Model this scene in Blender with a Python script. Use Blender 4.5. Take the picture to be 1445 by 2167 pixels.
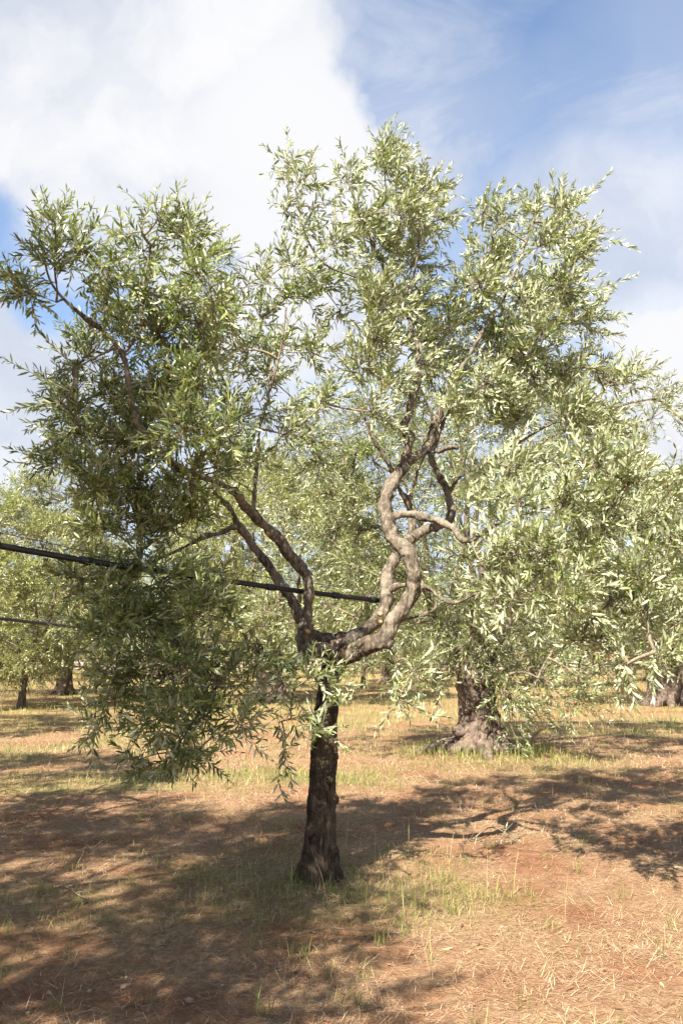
import bpy, bmesh, math, random
import numpy as np
from mathutils import Vector, Matrix

R = math.radians
scene = bpy.context.scene
for o in list(bpy.data.objects):
    bpy.data.objects.remove(o, do_unlink=True)

# ------------------------------------------------------------------ camera
CAM_H, TILT = 1.6, R(9.5)
cam_d = bpy.data.cameras.new('camera')
cam = bpy.data.objects.new('camera', cam_d)
scene.collection.objects.link(cam)
cam_d.sensor_fit = 'VERTICAL'
cam_d.sensor_height = 22.3
cam_d.sensor_width = 14.87
cam_d.lens = 18.0
cam_d.clip_start = 0.05
cam_d.clip_end = 2000
cam.location = (0, 0, CAM_H)
cam.rotation_euler = (R(90) + TILT, 0, 0)
scene.camera = cam
FPX = 18.0 / 22.3 * 2167


def ray(px, py):
    u, v = (px - 722.5) / FPX, -(py - 1083.5) / FPX
    return np.array([u, math.cos(TILT) - math.sin(TILT) * v, math.sin(TILT) + math.cos(TILT) * v])


def P(px, py, Y):
    """place in the grove seen at photo point (px, py), Y metres ahead"""
    r = ray(px, py)
    return np.array([0, 0, CAM_H]) + r * (Y / r[1])


# ------------------------------------------------------------------ light
SUN_EL, SUN_AZ = R(45), R(28)         # sun stands behind the viewer's left shoulder
EXPOSURE = 1.84
SKY_STRENGTH = 0.072
CLOUD_STRENGTH = 0.275
sun_d = bpy.data.lights.new('sun', 'SUN')
sun_d.energy = 5.0
sun_d.angle = R(0.55)
sun_d.color = (1.0, 0.93, 0.80)
sun = bpy.data.objects.new('sun', sun_d)
scene.collection.objects.link(sun)
sdir = Vector((math.sin(SUN_AZ) * math.cos(SUN_EL), math.cos(SUN_AZ) * math.cos(SUN_EL), -math.sin(SUN_EL)))
sun.rotation_euler = sdir.to_track_quat('-Z', 'Y').to_euler()
sun.location = (-4, -12, 14)

scene.view_settings.view_transform = 'Standard'
scene.view_settings.look = 'None'
scene.view_settings.gamma = 1
scene.view_settings.use_curve_mapping = False
scene.view_settings.exposure = EXPOSURE
scene.render.engine = 'CYCLES'

world = bpy.data.worlds.new('World')
scene.world = world
world.use_nodes = True
wn, wl = world.node_tree.nodes, world.node_tree.links
wn.clear()


def W(t, **kw):
    n = wn.new(t)
    for k, v in kw.items():
        setattr(n, k, v)
    return n


def wmath(op, a, b=None, c=None, clamp=False):
    n = W('ShaderNodeMath', operation=op, use_clamp=clamp)
    for i, s in enumerate((a, b, c)):
        if s is None:
            continue
        if isinstance(s, (int, float)):
            n.inputs[i].default_value = s
        else:
            wl.new(s, n.inputs[i])
    return n.outputs[0]


def wnoise(vec, scale, detail, rough, dist=0.0):
    n = W('ShaderNodeTexNoise')
    n.inputs['Scale'].default_value = scale
    n.inputs['Detail'].default_value = detail
    n.inputs['Roughness'].default_value = rough
    n.inputs['Distortion'].default_value = dist
    wl.new(vec, n.inputs['Vector'])
    return n


def wrange(v, a, b, c=0.0, d=1.0):
    n = W('ShaderNodeMapRange', interpolation_type='SMOOTHSTEP')
    wl.new(v, n.inputs['Value'])
    for k, x in (('From Min', a), ('From Max', b), ('To Min', c), ('To Max', d)):
        n.inputs[k].default_value = x
    return n.outputs['Result']


def build_sky():
    sky = W('ShaderNodeTexSky', sky_type='NISHITA')
    sky.sun_disc = False
    sky.sun_elevation = SUN_EL
    sky.sun_rotation = math.pi + SUN_AZ
    sky.air_density = 1.0
    sky.dust_density = 0.3
    sky.ozone_density = 1.6
    tc = W('ShaderNodeTexCoord').outputs['Generated']
    # fluffy warping of the direction
    n1 = wnoise(tc, 5.0, 7, 0.55)
    vs = W('ShaderNodeVectorMath', operation='SUBTRACT')
    wl.new(n1.outputs['Color'], vs.inputs[0])
    vs.inputs[1].default_value = (0.5, 0.5, 0.5)
    vm = W('ShaderNodeVectorMath', operation='SCALE')
    wl.new(vs.outputs[0], vm.inputs[0])
    vm.inputs['Scale'].default_value = 0.20
    va = W('ShaderNodeVectorMath', operation='ADD')
    wl.new(tc, va.inputs[0])
    wl.new(vm.outputs[0], va.inputs[1])
    nz = W('ShaderNodeVectorMath', operation='NORMALIZE')
    wl.new(va.outputs[0], nz.inputs[0])
    dv = nz.outputs[0]

    def blob(px, py, rpx, soft, w):
        c = ray(px, py)
        c = c / np.linalg.norm(c)
        n = W('ShaderNodeVectorMath', operation='DOT_PRODUCT')
        wl.new(dv, n.inputs[0])
        n.inputs[1].default_value = tuple(c)
        a = rpx / FPX * 0.93
        return wrange(n.outputs['Value'], math.cos(a * (1 + soft)), math.cos(a * max(0.05, 1 - soft)), 0, w)

    def acc(lst):
        cur = lst[0]
        for b in lst[1:]:
            cur = wmath('MAXIMUM', cur, b)
        return cur
    thick = acc([blob(*b) for b in [
        (200, 100, 420, .3, 1), (500, 220, 220, .25, 1), (640, 330, 190, .22, 1), (760, 410, 155, .22, 1), (840, 390, 135, .26, .97), (935, 420, 110, .5, .85), (420, 470, 200, .35, 1),
        (580, 620, 220, .3, 1), (-60, 160, 330, .3, .95), (760, 620, 180, .35, .9),
        (1420, 800, 150, .16, 1), (1335, 765, 65, .25, 1), (1500, 930, 180, .2, 1), (1250, 900, 90, .3, .9),
        (40, 860, 190, .25, .95), (-20, 740, 80, .3, .9), (180, 1000, 200, .3, .9), (500, 1000, 300, .3, .85),
        (900, 1000, 300, .3, .85)]])
    holes = acc([blob(*b) for b in [(10, 500, 65, .6, .9), (70, 660, 60, .6, .85), (140, 640, 40, .6, .6), (430, 560, 30, .6, .5)]])
    thick = wmath('MULTIPLY', thick, wmath('SUBTRACT', 1.0, holes))
    # clouds of the same kind over the rest of the sky
    gen = wnoise(tc, 2.1, 6, 0.55, 0.3)
    genm = wrange(gen.outputs['Fac'], 0.50, 0.60, 0, .9)
    fwd = W('ShaderNodeVectorMath', operation='DOT_PRODUCT')
    wl.new(tc, fwd.inputs[0])
    fwd.inputs[1].default_value = tuple(np.array([0, math.cos(TILT), math.sin(TILT)]))
    outside = wrange(fwd.outputs['Value'], 0.82, 0.70)
    thick = wmath('MAXIMUM', thick, wmath('MULTIPLY', genm, outside))
    # thin veil of cirrus
    mp = W('ShaderNodeMapping')
    mp.inputs['Rotation'].default_value = (0.2, R(38), 0.1)
    mp.inputs['Scale'].default_value = (1.2, 1.0, 4.5)
    wl.new(tc, mp.inputs['Vector'])
    ver = wnoise(mp.outputs[0], 2.0, 6, 0.62, 0.6)
    veil = wrange(ver.outputs['Fac'], 0.42, 0.72, 0.04, .60)
    soft = acc([blob(*b) for b in [(1330, 560, 230, .8, .85), (1250, 330, 160, .9, .30), (900, 330, 180, .8, .4), (1445, 30, 160, .9, .35)]])
    veil = wmath('MAXIMUM', veil, soft)
    mask = wmath('MAXIMUM', thick, veil, clamp=True)
    # grey undersides inside the clouds
    sh = wnoise(dv, 4.2, 6, 0.55, 0.2)
    shade = wrange(sh.outputs['Fac'], 0.42, 0.70)
    shade = acc([shade] + [blob(*b) for b in [(650, 330, 230, .7, .95), (560, 560, 200, .7, .9), (1420, 780, 150, .5, .95), (330, 300, 160, .9, .6)]])
    mix = W('ShaderNodeMix', data_type='RGBA')
    wl.new(shade, mix.inputs['Factor'])
    mix.inputs[6].default_value = (0.68, 0.735, 0.85, 1)
    mix.inputs[7].default_value = (1.0, 1.0, 1.02, 1)
    b1 = W('ShaderNodeBackground')
    wl.new(sky.outputs[0], b1.inputs['Color'])
    b1.inputs['Strength'].default_value = SKY_STRENGTH
    b2 = W('ShaderNodeBackground')
    wl.new(mix.outputs[2], b2.inputs['Color'])
    b2.inputs['Strength'].default_value = CLOUD_STRENGTH
    ms = W('ShaderNodeMixShader')
    wl.new(mask, ms.inputs[0])
    wl.new(b1.outputs[0], ms.inputs[1])
    wl.new(b2.outputs[0], ms.inputs[2])
    out = W('ShaderNodeOutputWorld')
    wl.new(ms.outputs[0], out.inputs['Surface'])


build_sky()

# ------------------------------------------------------------------ helpers
rng = np.random.default_rng(11)
random.seed(5)
col = scene.collection


def obj(name, mesh, mat=None, parent=None, smooth=True):
    o = bpy.data.objects.new(name, mesh)
    col.objects.link(o)
    if mat is not None and len(mesh.materials) == 0:
        mesh.materials.append(mat)
    if parent is not None:
        o.parent = parent
    if smooth and mesh.polygons:
        mesh.polygons.foreach_set('use_smooth', [True] * len(mesh.polygons))
    return o


def empty(name, loc, label, cat, group=None):
    o = bpy.data.objects.new(name, None)
    o.empty_display_size = 0.3
    col.objects.link(o)
    o.location = loc
    tag(o, label, cat, group)
    return o


def tag(o, label=None, cat=None, group=None, kind=None):
    for k, v in (('label', label), ('category', cat), ('group', group), ('kind', kind)):
        if v:
            o[k] = v
    return o


def hash3(i, j, k, seed):
    n = (i * 374761393 + j * 668265263 + k * 2147483647 + seed * 1274126177) & 0xFFFFFFFF
    n = ((n ^ (n >> 13)) * 1274126177) & 0xFFFFFFFF
    n = (n ^ (n >> 16)) & 0xFFFFFFFF
    n = (n * 2246822519) & 0xFFFFFFFF
    n = n ^ (n >> 15)
    return (n & 0xFFFFFF) / float(0xFFFFFF)


def vnoise(p, seed=0):
    p = np.asarray(p, float)
    f = np.floor(p)
    t = p - f
    t = t * t * (3 - 2 * t)
    i = f.astype(np.int64)
    out = 0
    for a in (0, 1):
        wa = t[:, 0] if a else 1 - t[:, 0]
        for b in (0, 1):
            wb = t[:, 1] if b else 1 - t[:, 1]
            for c in (0, 1):
                wc = t[:, 2] if c else 1 - t[:, 2]
                out = out + wa * wb * wc * hash3(i[:, 0] + a, i[:, 1] + b, i[:, 2] + c, seed)
    return out * 2 - 1


def fbm(p, octaves=4, seed=0, gain=0.5):
    p = np.asarray(p, float)
    s, a, tot = 0, 1, 0
    for o in range(octaves):
        s = s + a * vnoise(p * 2 ** o + 17.3 * o, seed + o)
        tot += a
        a *= gain
    return s / tot


def mesh_np(name, verts, loops, sizes, attrs=None):
    """mesh from numpy arrays: loops = flat vertex indices, sizes = vertices per face"""
    me = bpy.data.meshes.new(name)
    verts = np.asarray(verts, np.float32)
    loops = np.asarray(loops, np.int32)
    sizes = np.asarray(sizes, np.int32)
    me.vertices.add(len(verts))
    me.vertices.foreach_set('co', verts.ravel())
    me.loops.add(len(loops))
    me.loops.foreach_set('vertex_index', loops)
    me.polygons.add(len(sizes))
    starts = np.concatenate([[0], np.cumsum(sizes)[:-1]]).astype(np.int32)
    me.polygons.foreach_set('loop_start', starts)
    me.polygons.foreach_set('loop_total', sizes)
    for k, v in (attrs or {}).items():
        a = me.attributes.new(k, 'FLOAT', 'POINT')
        a.data.foreach_set('value', np.asarray(v, np.float32))
    me.update(calc_edges=True)
    me.validate()
    return me


def unit(v):
    v = np.asarray(v, float)
    return v / (np.linalg.norm(v) + 1e-12)


def smooth_path(pts, radii, step):
    """Catmull-Rom through the points, resampled about every `step`"""
    pts = np.asarray(pts, float)
    radii = np.asarray(radii, float)
    ext = np.vstack([2 * pts[0] - pts[1], pts, 2 * pts[-1] - pts[-2]])
    op, orr = [], []
    for i in range(len(pts) - 1):
        p0, p1, p2, p3 = ext[i:i + 4]
        n = max(2, int(np.linalg.norm(p2 - p1) / step) + 1)
        for k in range(n):
            t = k / n
            op.append(0.5 * ((2 * p1) + (-p0 + p2) * t + (2 * p0 - 5 * p1 + 4 * p2 - p3) * t * t + (-p0 + 3 * p1 - 3 * p2 + p3) * t ** 3))
            orr.append(radii[i] * (1 - t) + radii[i + 1] * t)
    op.append(pts[-1])
    orr.append(radii[-1])
    return np.array(op), np.array(orr)


class Tubes:
    def __init__(self):
        self.v, self.l, self.s, self.n = [], [], [], 0

    def add(self, pts, radii, seg=8, cap=True):
        pts = np.asarray(pts, float)
        m = len(pts)
        tan = np.gradient(pts, axis=0)
        tan /= np.linalg.norm(tan, axis=1)[:, None] + 1e-12
        u = np.cross(tan[0], [0, 0, 1.0])
        if np.linalg.norm(u) < 0.2:
            u = np.cross(tan[0], [1.0, 0, 0])
        u = unit(u)
        ang = np.arange(seg) * 2 * math.pi / seg
        ca, sa = np.cos(ang)[:, None], np.sin(ang)[:, None]
        base = self.n
        for i in range(m):
            u = unit(u - tan[i] * u.dot(tan[i]))
            w = np.cross(tan[i], u)
            self.v.append(pts[i] + radii[i] * (ca * u + sa * w))
        idx = base + np.arange(m * seg).reshape(m, seg)
        a, b = idx[:-1], idx[1:]
        q = np.stack([a, np.roll(a, -1, 1), np.roll(b, -1, 1), b], -1).reshape(-1, 4)
        self.l.append(q.ravel())
        self.s.append(np.full(len(q), 4))
        if cap:
            self.l.append(idx[0][::-1])
            self.s.append(np.array([seg]))
            self.l.append(idx[-1])
            self.s.append(np.array([seg]))
        self.n += m * seg

    def mesh(self, name):
        return mesh_np(name, np.vstack(self.v), np.concatenate(self.l), np.concatenate(self.s))


def remeshed(me, voxel, name):
    o = bpy.data.objects.new('temporary', me)
    col.objects.link(o)
    m = o.modifiers.new('r', 'REMESH')
    m.mode = 'VOXEL'
    m.voxel_size = voxel
    s = o.modifiers.new('s', 'SMOOTH')
    s.factor = 0.5
    s.iterations = 3
    dg = bpy.context.evaluated_depsgraph_get()
    dg.update()
    nm = bpy.data.meshes.new_from_object(o.evaluated_get(dg))
    bpy.data.objects.remove(o)
    nm.name = name
    return nm


def bark_relief(me, amp, scale, zst, seed, lump=0.0, lscale=3.0):
    n = len(me.vertices)
    co = np.empty(n * 3, np.float32)
    no = np.empty(n * 3, np.float32)
    me.vertices.foreach_get('co', co)
    me.vertices.foreach_get('normal', no)
    co = co.reshape(-1, 3).astype(float)
    no = no.reshape(-1, 3)
    q = co * np.array([scale, scale, scale * zst])
    q = q + 0.6 * np.stack([vnoise(co * 5, 3), vnoise(co * 5 + 9, 4), vnoise(co * 5 + 21, 5)], 1)
    d = amp * (1 - 2 * np.abs(fbm(q, 3, seed)) * 2)
    if lump:
        d = d + lump * fbm(co * lscale, 3, seed + 50)
    me.vertices.foreach_set('co', (co + no * d[:, None]).astype(np.float32).ravel())
    me.update()


# ------------------------------------------------------------------ materials
def new_mat(name):
    m = bpy.data.materials.new(name)
    m.use_nodes = True
    nt = m.node_tree
    nt.nodes.clear()
    return m, nt


def node(nt, t, **kw):
    n = nt.nodes.new(t)
    for k, v in kw.items():
        setattr(n, k, v)
    return n


def ramp(nt, fac, stops):
    r = node(nt, 'ShaderNodeValToRGB')
    el = r.color_ramp.elements
    while len(el) < len(stops):
        el.new(0.5)
    for e, (p, c) in zip(el, stops):
        e.position = p
        e.color = (*c, 1)
    nt.links.new(fac, r.inputs['Fac'])
    return r.outputs['Color']


def tex(nt, vec, scale, detail=4, rough=0.55, kind='ShaderNodeTexNoise', out='Fac'):
    n = node(nt, kind)
    n.inputs['Scale'].default_value = scale
    if 'Detail' in n.inputs:
        n.inputs['Detail'].default_value = detail
    if 'Roughness' in n.inputs:
        n.inputs['Roughness'].default_value = rough
    if vec is not None:
        nt.links.new(vec, n.inputs['Vector'])
    return n.outputs[out]


def mixc(nt, fac, a, b, mode='MIX'):
    n = node(nt, 'ShaderNodeMix', data_type='RGBA', blend_type=mode)
    for s, i in ((fac, 0), (a, 6), (b, 7)):
        if isinstance(s, (int, float)):
            n.inputs[i].default_value = s
        elif isinstance(s, tuple):
            n.inputs[i].default_value = (*s, 1)
        else:
            nt.links.new(s, n.inputs[i])
    return n.outputs[2]


def mapped(nt, scale):
    tc = node(nt, 'ShaderNodeTexCoord')
    mp = node(nt, 'ShaderNodeMapping')
    mp.inputs['Scale'].default_value = scale
    nt.links.new(tc.outputs['Object'], mp.inputs['Vector'])
    return mp.outputs[0]


def leaf_material(name, up_stops, low_stops, transl=0.24, rough=0.38):
    m, nt = new_mat(name)
    at = node(nt, 'ShaderNodeAttribute', attribute_name='rnd')
    up = ramp(nt, at.outputs['Fac'], up_stops)
    low = ramp(nt, at.outputs['Fac'], low_stops)
    g = node(nt, 'ShaderNodeNewGeometry')
    c = mixc(nt, g.outputs['Backfacing'], up, low)
    p = node(nt, 'ShaderNodeBsdfPrincipled')
    nt.links.new(c, p.inputs['Base Color'])
    p.inputs['Roughness'].default_value = rough
    p.inputs['Specular IOR Level'].default_value = 0.5
    t = node(nt, 'ShaderNodeBsdfTranslucent')
    tcol = mixc(nt, 1.0, up, (1.7, 1.75, 0.85), 'MULTIPLY')
    nt.links.new(tcol, t.inputs['Color'])
    ms = node(nt, 'ShaderNodeMixShader')
    ms.inputs[0].default_value = transl
    nt.links.new(p.outputs[0], ms.inputs[1])
    nt.links.new(t.outputs[0], ms.inputs[2])
    o = node(nt, 'ShaderNodeOutputMaterial')
    nt.links.new(ms.outputs[0], o.inputs['Surface'])
    return m


def bark_material(name, dark, mid, pale, scale, stretch, bump, patch=None, old=None):
    m, nt = new_mat(name)
    v = mapped(nt, (1, 1, stretch))
    n1 = tex(nt, v, scale, 6, 0.65)
    c = ramp(nt, n1, [(0.30, dark), (0.50, mid), (0.72, pale)])
    v2 = mapped(nt, (1, 1, 1))
    n2 = tex(nt, v2, 4.5, 4, 0.6)
    if patch:
        f = ramp(nt, n2, [(0.52, (0, 0, 0)), (0.66, (1, 1, 1))])
        c = mixc(nt, f, c, patch)
    if old:      # old rough bark low on the tree gives way to smoother bark above the fork
        sp = node(nt, 'ShaderNodeSeparateXYZ')
        nt.links.new(v2, sp.inputs[0])
        ad = node(nt, 'ShaderNodeMath', operation='MULTIPLY_ADD')
        nt.links.new(n2, ad.inputs[0])
        ad.inputs[1].default_value = 0.9
        nt.links.new(sp.outputs['Z'], ad.inputs[2])
        mr = node(nt, 'ShaderNodeMapRange', interpolation_type='SMOOTHSTEP')
        nt.links.new(ad.outputs[0], mr.inputs['Value'])
        mr.inputs['From Min'].default_value, mr.inputs['From Max'].default_value = 1.85, 2.25
        mr.inputs['To Min'].default_value, mr.inputs['To Max'].default_value = 0.85, 0.0
        c = mixc(nt, mr.outputs['Result'], c, ramp(nt, n1, [(0.32, old[0]), (0.52, old[1]), (0.72, old[2])]))
    vo = tex(nt, v2, 7.5, kind='ShaderNodeTexVoronoi', out='Distance')      # knots and healed scars
    kn = ramp(nt, vo, [(0.05, (0.25, 0.22, 0.2)), (0.16, (1, 1, 1))])
    c = mixc(nt, 0.8, c, kn, 'MULTIPLY')
    n3 = tex(nt, v2, 60, 3, 0.6)
    c = mixc(nt, 0.5, c, ramp(nt, n3, [(0.3, (0.25, 0.22, 0.2)), (0.7, (1, 1, 1))]), 'MULTIPLY')
    p = node(nt, 'ShaderNodeBsdfPrincipled')
    nt.links.new(c, p.inputs['Base Color'])
    p.inputs['Roughness'].default_value = 0.9
    p.inputs['Specular IOR Level'].default_value = 0.15
    b = node(nt, 'ShaderNodeBump')
    b.inputs['Strength'].default_value = bump
    b.inputs['Distance'].default_value = 0.02
    nt.links.new(n1, b.inputs['Height'])
    nt.links.new(b.outputs[0], p.inputs['Normal'])
    o = node(nt, 'ShaderNodeOutputMaterial')
    nt.links.new(p.outputs[0], o.inputs['Surface'])
    return m


def rnd_material(name, stops, rough=0.8, transl=0.0):
    m, nt = new_mat(name)
    at = node(nt, 'ShaderNodeAttribute', attribute_name='rnd')
    c = ramp(nt, at.outputs['Fac'], stops)
    p = node(nt, 'ShaderNodeBsdfPrincipled')
    nt.links.new(c, p.inputs['Base Color'])
    p.inputs['Roughness'].default_value = rough
    p.inputs['Specular IOR Level'].default_value = 0.25
    o = node(nt, 'ShaderNodeOutputMaterial')
    if transl:
        t = node(nt, 'ShaderNodeBsdfTranslucent')
        nt.links.new(c, t.inputs['Color'])
        ms = node(nt, 'ShaderNodeMixShader')
        ms.inputs[0].default_value = transl
        nt.links.new(p.outputs[0], ms.inputs[1])
        nt.links.new(t.outputs[0], ms.inputs[2])
        nt.links.new(ms.outputs[0], o.inputs['Surface'])
    else:
        nt.links.new(p.outputs[0], o.inputs['Surface'])
    return m


def plain(name, c, rough=0.6, var=0.2, scale=30):
    m, nt = new_mat(name)
    v = mapped(nt, (1, 1, 1))
    n = tex(nt, v, scale, 4)
    cc = ramp(nt, n, [(0.3, tuple(x * (1 - var) for x in c)), (0.7, tuple(min(1, x * (1 + var)) for x in c))])
    p = node(nt, 'ShaderNodeBsdfPrincipled')
    nt.links.new(cc, p.inputs['Base Color'])
    p.inputs['Roughness'].default_value = rough
    o = node(nt, 'ShaderNodeOutputMaterial')
    nt.links.new(p.outputs[0], o.inputs['Surface'])
    return m


M = {}
UP = [(0.0, (0.052, 0.080, 0.024)), (0.45, (0.120, 0.155, 0.045)), (0.80, (0.235, 0.27, 0.072)),
      (0.965, (0.20, 0.24, 0.05)), (0.985, (0.42, 0.30, 0.04)), (1.0, (0.45, 0.30, 0.05))]
LOW = [(0.0, (0.25, 0.27, 0.15)), (0.5, (0.42, 0.44, 0.275)), (0.9, (0.59, 0.60, 0.42)), (1.0, (0.48, 0.40, 0.16))]
M['leaf'] = leaf_material('olive_leaf', UP, LOW)
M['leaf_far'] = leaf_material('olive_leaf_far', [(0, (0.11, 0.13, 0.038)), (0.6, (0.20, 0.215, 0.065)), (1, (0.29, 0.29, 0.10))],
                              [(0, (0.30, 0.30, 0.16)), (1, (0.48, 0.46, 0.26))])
M['trunk'] = bark_material('old_bark', (0.012, 0.009, 0.007), (0.06, 0.044, 0.032), (0.17, 0.125, 0.09), 30, 0.18, 1.0, (0.10, 0.07, 0.045))
M['limb'] = bark_material('limb_bark', (0.03, 0.023, 0.017), (0.15, 0.122, 0.092), (0.35, 0.295, 0.23), 34, 0.4, 1.0, (0.27, 0.23, 0.18), ((0.015, 0.011, 0.008), (0.075, 0.055, 0.04), (0.19, 0.145, 0.105)))
M['gnarled'] = bark_material('gnarled_bark', (0.035, 0.025, 0.019), (0.135, 0.10, 0.078), (0.30, 0.23, 0.185), 20, 0.3, 1.0, (0.19, 0.145, 0.115))
M['twig'] = bark_material('twig_bark', (0.12, 0.095, 0.065), (0.23, 0.19, 0.135), (0.33, 0.28, 0.2), 30, 1, 0.2)
M['cutwood'] = plain('cut_wood', (0.40, 0.24, 0.12), 0.8, 0.25, 60)
M['straw'] = rnd_material('dry_straw', [(0, (0.14, 0.07, 0.037)), (0.35, (0.30, 0.175, 0.098)), (0.65, (0.50, 0.36, 0.215)), (1, (0.76, 0.63, 0.45))], 0.75, 0.15)
M['grass'] = rnd_material('green_grass', [(0, (0.085, 0.13, 0.025)), (0.4, (0.17, 0.20, 0.045)), (0.7, (0.32, 0.315, 0.105)), (1, (0.50, 0.43, 0.20))], 0.6, 0.3)
M['hose'] = plain('black_hose', (0.012, 0.012, 0.013), 0.55, 0.3, 20)
M['wire'] = plain('wire', (0.08, 0.075, 0.07), 0.5)
M['pebble'] = plain('limestone_pebble', (0.34, 0.22, 0.15), 0.95, 0.35, 6)
M['wallstone'] = rnd_material('wall_stone', [(0, (0.26, 0.20, 0.16)), (0.5, (0.38, 0.30, 0.24)), (1, (0.5, 0.42, 0.35))], 0.9)
M['stake'] = plain('pale_stake', (0.62, 0.45, 0.38), 0.7, 0.15)


# ------------------------------------------------------------------ ground
TREES = []           # (x, y, mound height, radius)


def ground_h(x, y):
    p = np.stack([x, y, np.zeros_like(x)], 1)
    near = np.clip(1.5 - np.hypot(x, y) / 60, 0.2, 1)
    h = 0.05 * fbm(p * 0.55, 3, 71) * near + 0.024 * fbm(p * 5.5, 3, 72) * np.clip(1.4 - np.hypot(x, y) / 14, 0, 1)
    for tx, ty, mh, mr in TREES:
        h = h + mh * np.exp(-((x - tx) ** 2 + (y - ty) ** 2) / (mr * mr))
    return h


TREES += [(-0.15, 6.2, -0.015, 0.45), (2.1, 13.0, 0.12, 1.3)]


def green_field(x, y):
    """0..1: how much green grass grows at a place"""
    p = np.stack([x, y, np.zeros_like(x)], 1)
    g = 0.55 * fbm(p * 0.55, 3, 31) + 0.45 * fbm(p * 1.9, 3, 35) - 0.12
    for cx, cy, rx, ry, w in [(-0.75, 6.45, 0.55, 0.7, 1.0), (0.65, 5.75, 0.75, 0.6, 1.0), (-0.2, 5.3, 0.5, 0.4, 0.45), (1.0, 6.9, 0.6, 0.4, .45), (-2.2, 7.2, 1.0, .5, .35), (-1.5, 4.6, .8, .4, .3), (0.45, 10.6, 0.9, 0.8, 0.7),
                              (2.9, 11.3, 1.2, 1.2, 0.5), (1.3, 9.2, 0.9, .4, 0.35), (-2.4, 10.4, 2.6, 0.9, 0.6), (-0.8, 11.0, 1.4, 0.7, 0.6), (1.6, 11.6, 1.5, .6, .4)]:
        g = g + w * np.exp(-((x - cx) / rx) ** 2 - ((y - cy) / ry) ** 2)
    g = g + 0.42 * np.clip((y - 10) / 7, 0, 1)
    for cx, cy, r in [(1.4, 4.2, 1.3), (2.2, 6.0, 1.2), (1.3, 8.0, 1.0)]:
        g = g - 0.35 * np.exp(-((x - cx) ** 2 + (y - cy) ** 2) / r ** 2)
    return np.clip(g, 0, 1)


def build_ground():
    def axis(lim, fine, d0, grow):
        a, d = [0.0], d0
        while a[-1] < lim:
            if a[-1] > fine:
                d *= grow
            a.append(a[-1] + d)
        return np.array(a)
    ax = axis(700, 4.5, 0.05, 1.09)
    xs = np.concatenate([-ax[:0:-1], ax])
    yf = axis(800, 12, 0.055, 1.07)
    yb = axis(200, 1, 0.3, 1.25)
    ys = np.concatenate([-yb[:0:-1], yf])
    X, Y = np.meshgrid(xs, ys)
    x, y = X.ravel(), Y.ravel()
    z = ground_h(x, y)
    nx, ny = len(xs), len(ys)
    idx = np.arange(nx * ny).reshape(ny, nx)
    q = np.stack([idx[:-1, :-1], idx[:-1, 1:], idx[1:, 1:], idx[1:, :-1]], -1).reshape(-1, 4)
    me = mesh_np('ground', np.stack([x, y, z], 1), q.ravel(), np.full(len(q), 4), {'green': green_field(x, y) * (0.45 + 0.55 * np.clip((y - 7) / 3, 0, 1))})
    m, nt = new_mat('red_earth')
    tc = node(nt, 'ShaderNodeTexCoord').outputs['Object']
    n1 = tex(nt, tc, 1.1, 6, 0.6)
    n2 = tex(nt, tc, 9, 6, 0.7)
    n3 = tex(nt, tc, 70, 4, 0.7)
    n4 = tex(nt, tc, 26, 5, 0.75)
    earth = ramp(nt, n2, [(0.3, (0.14, 0.05, 0.026)), (0.55, (0.30, 0.138, 0.074)), (0.75, (0.43, 0.235, 0.135))])
    straw = ramp(nt, n4, [(0.3, (0.22, 0.12, 0.064)), (0.55, (0.41, 0.27, 0.16)), (0.75, (0.56, 0.42, 0.27))])
    f = ramp(nt, n1, [(0.36, (0.12, 0.12, 0.12)), (0.56, (0.9, 0.9, 0.9))])
    c = mixc(nt, f, earth, straw)
    at = node(nt, 'ShaderNodeAttribute', attribute_name='green')
    grn = ramp(nt, n4, [(0.3, (0.18, 0.175, 0.06)), (0.6, (0.33, 0.305, 0.13)), (0.8, (0.46, 0.40, 0.20))])
    gm = node(nt, 'ShaderNodeMath', operation='MULTIPLY')
    nt.links.new(at.outputs['Fac'], gm.inputs[0])
    gm.inputs[1].default_value = 0.9
    c = mixc(nt, gm.outputs[0], c, grn)
    c = mixc(nt, 0.55, c, ramp(nt, n3, [(0.3, (0.45, 0.42, 0.4)), (0.65, (1, 1, 1))]), 'MULTIPLY')
    p = node(nt, 'ShaderNodeBsdfPrincipled')
    nt.links.new(c, p.inputs['Base Color'])
    p.inputs['Roughness'].default_value = 0.95
    p.inputs['Specular IOR Level'].default_value = 0.1
    b = node(nt, 'ShaderNodeBump')
    b.inputs['Strength'].default_value = 0.9
    b.inputs['Distance'].default_value = 0.03
    ad = node(nt, 'ShaderNodeMath', operation='ADD')
    nt.links.new(n4, ad.inputs[0])
    nt.links.new(n3, ad.inputs[1])
    nt.links.new(ad.outputs[0], b.inputs['Height'])
    nt.links.new(b.outputs[0], p.inputs['Normal'])
    o = node(nt, 'ShaderNodeOutputMaterial')
    nt.links.new(p.outputs[0], o.inputs['Surface'])
    tag(obj('ground', me, m), kind='structure')


build_ground()


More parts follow.
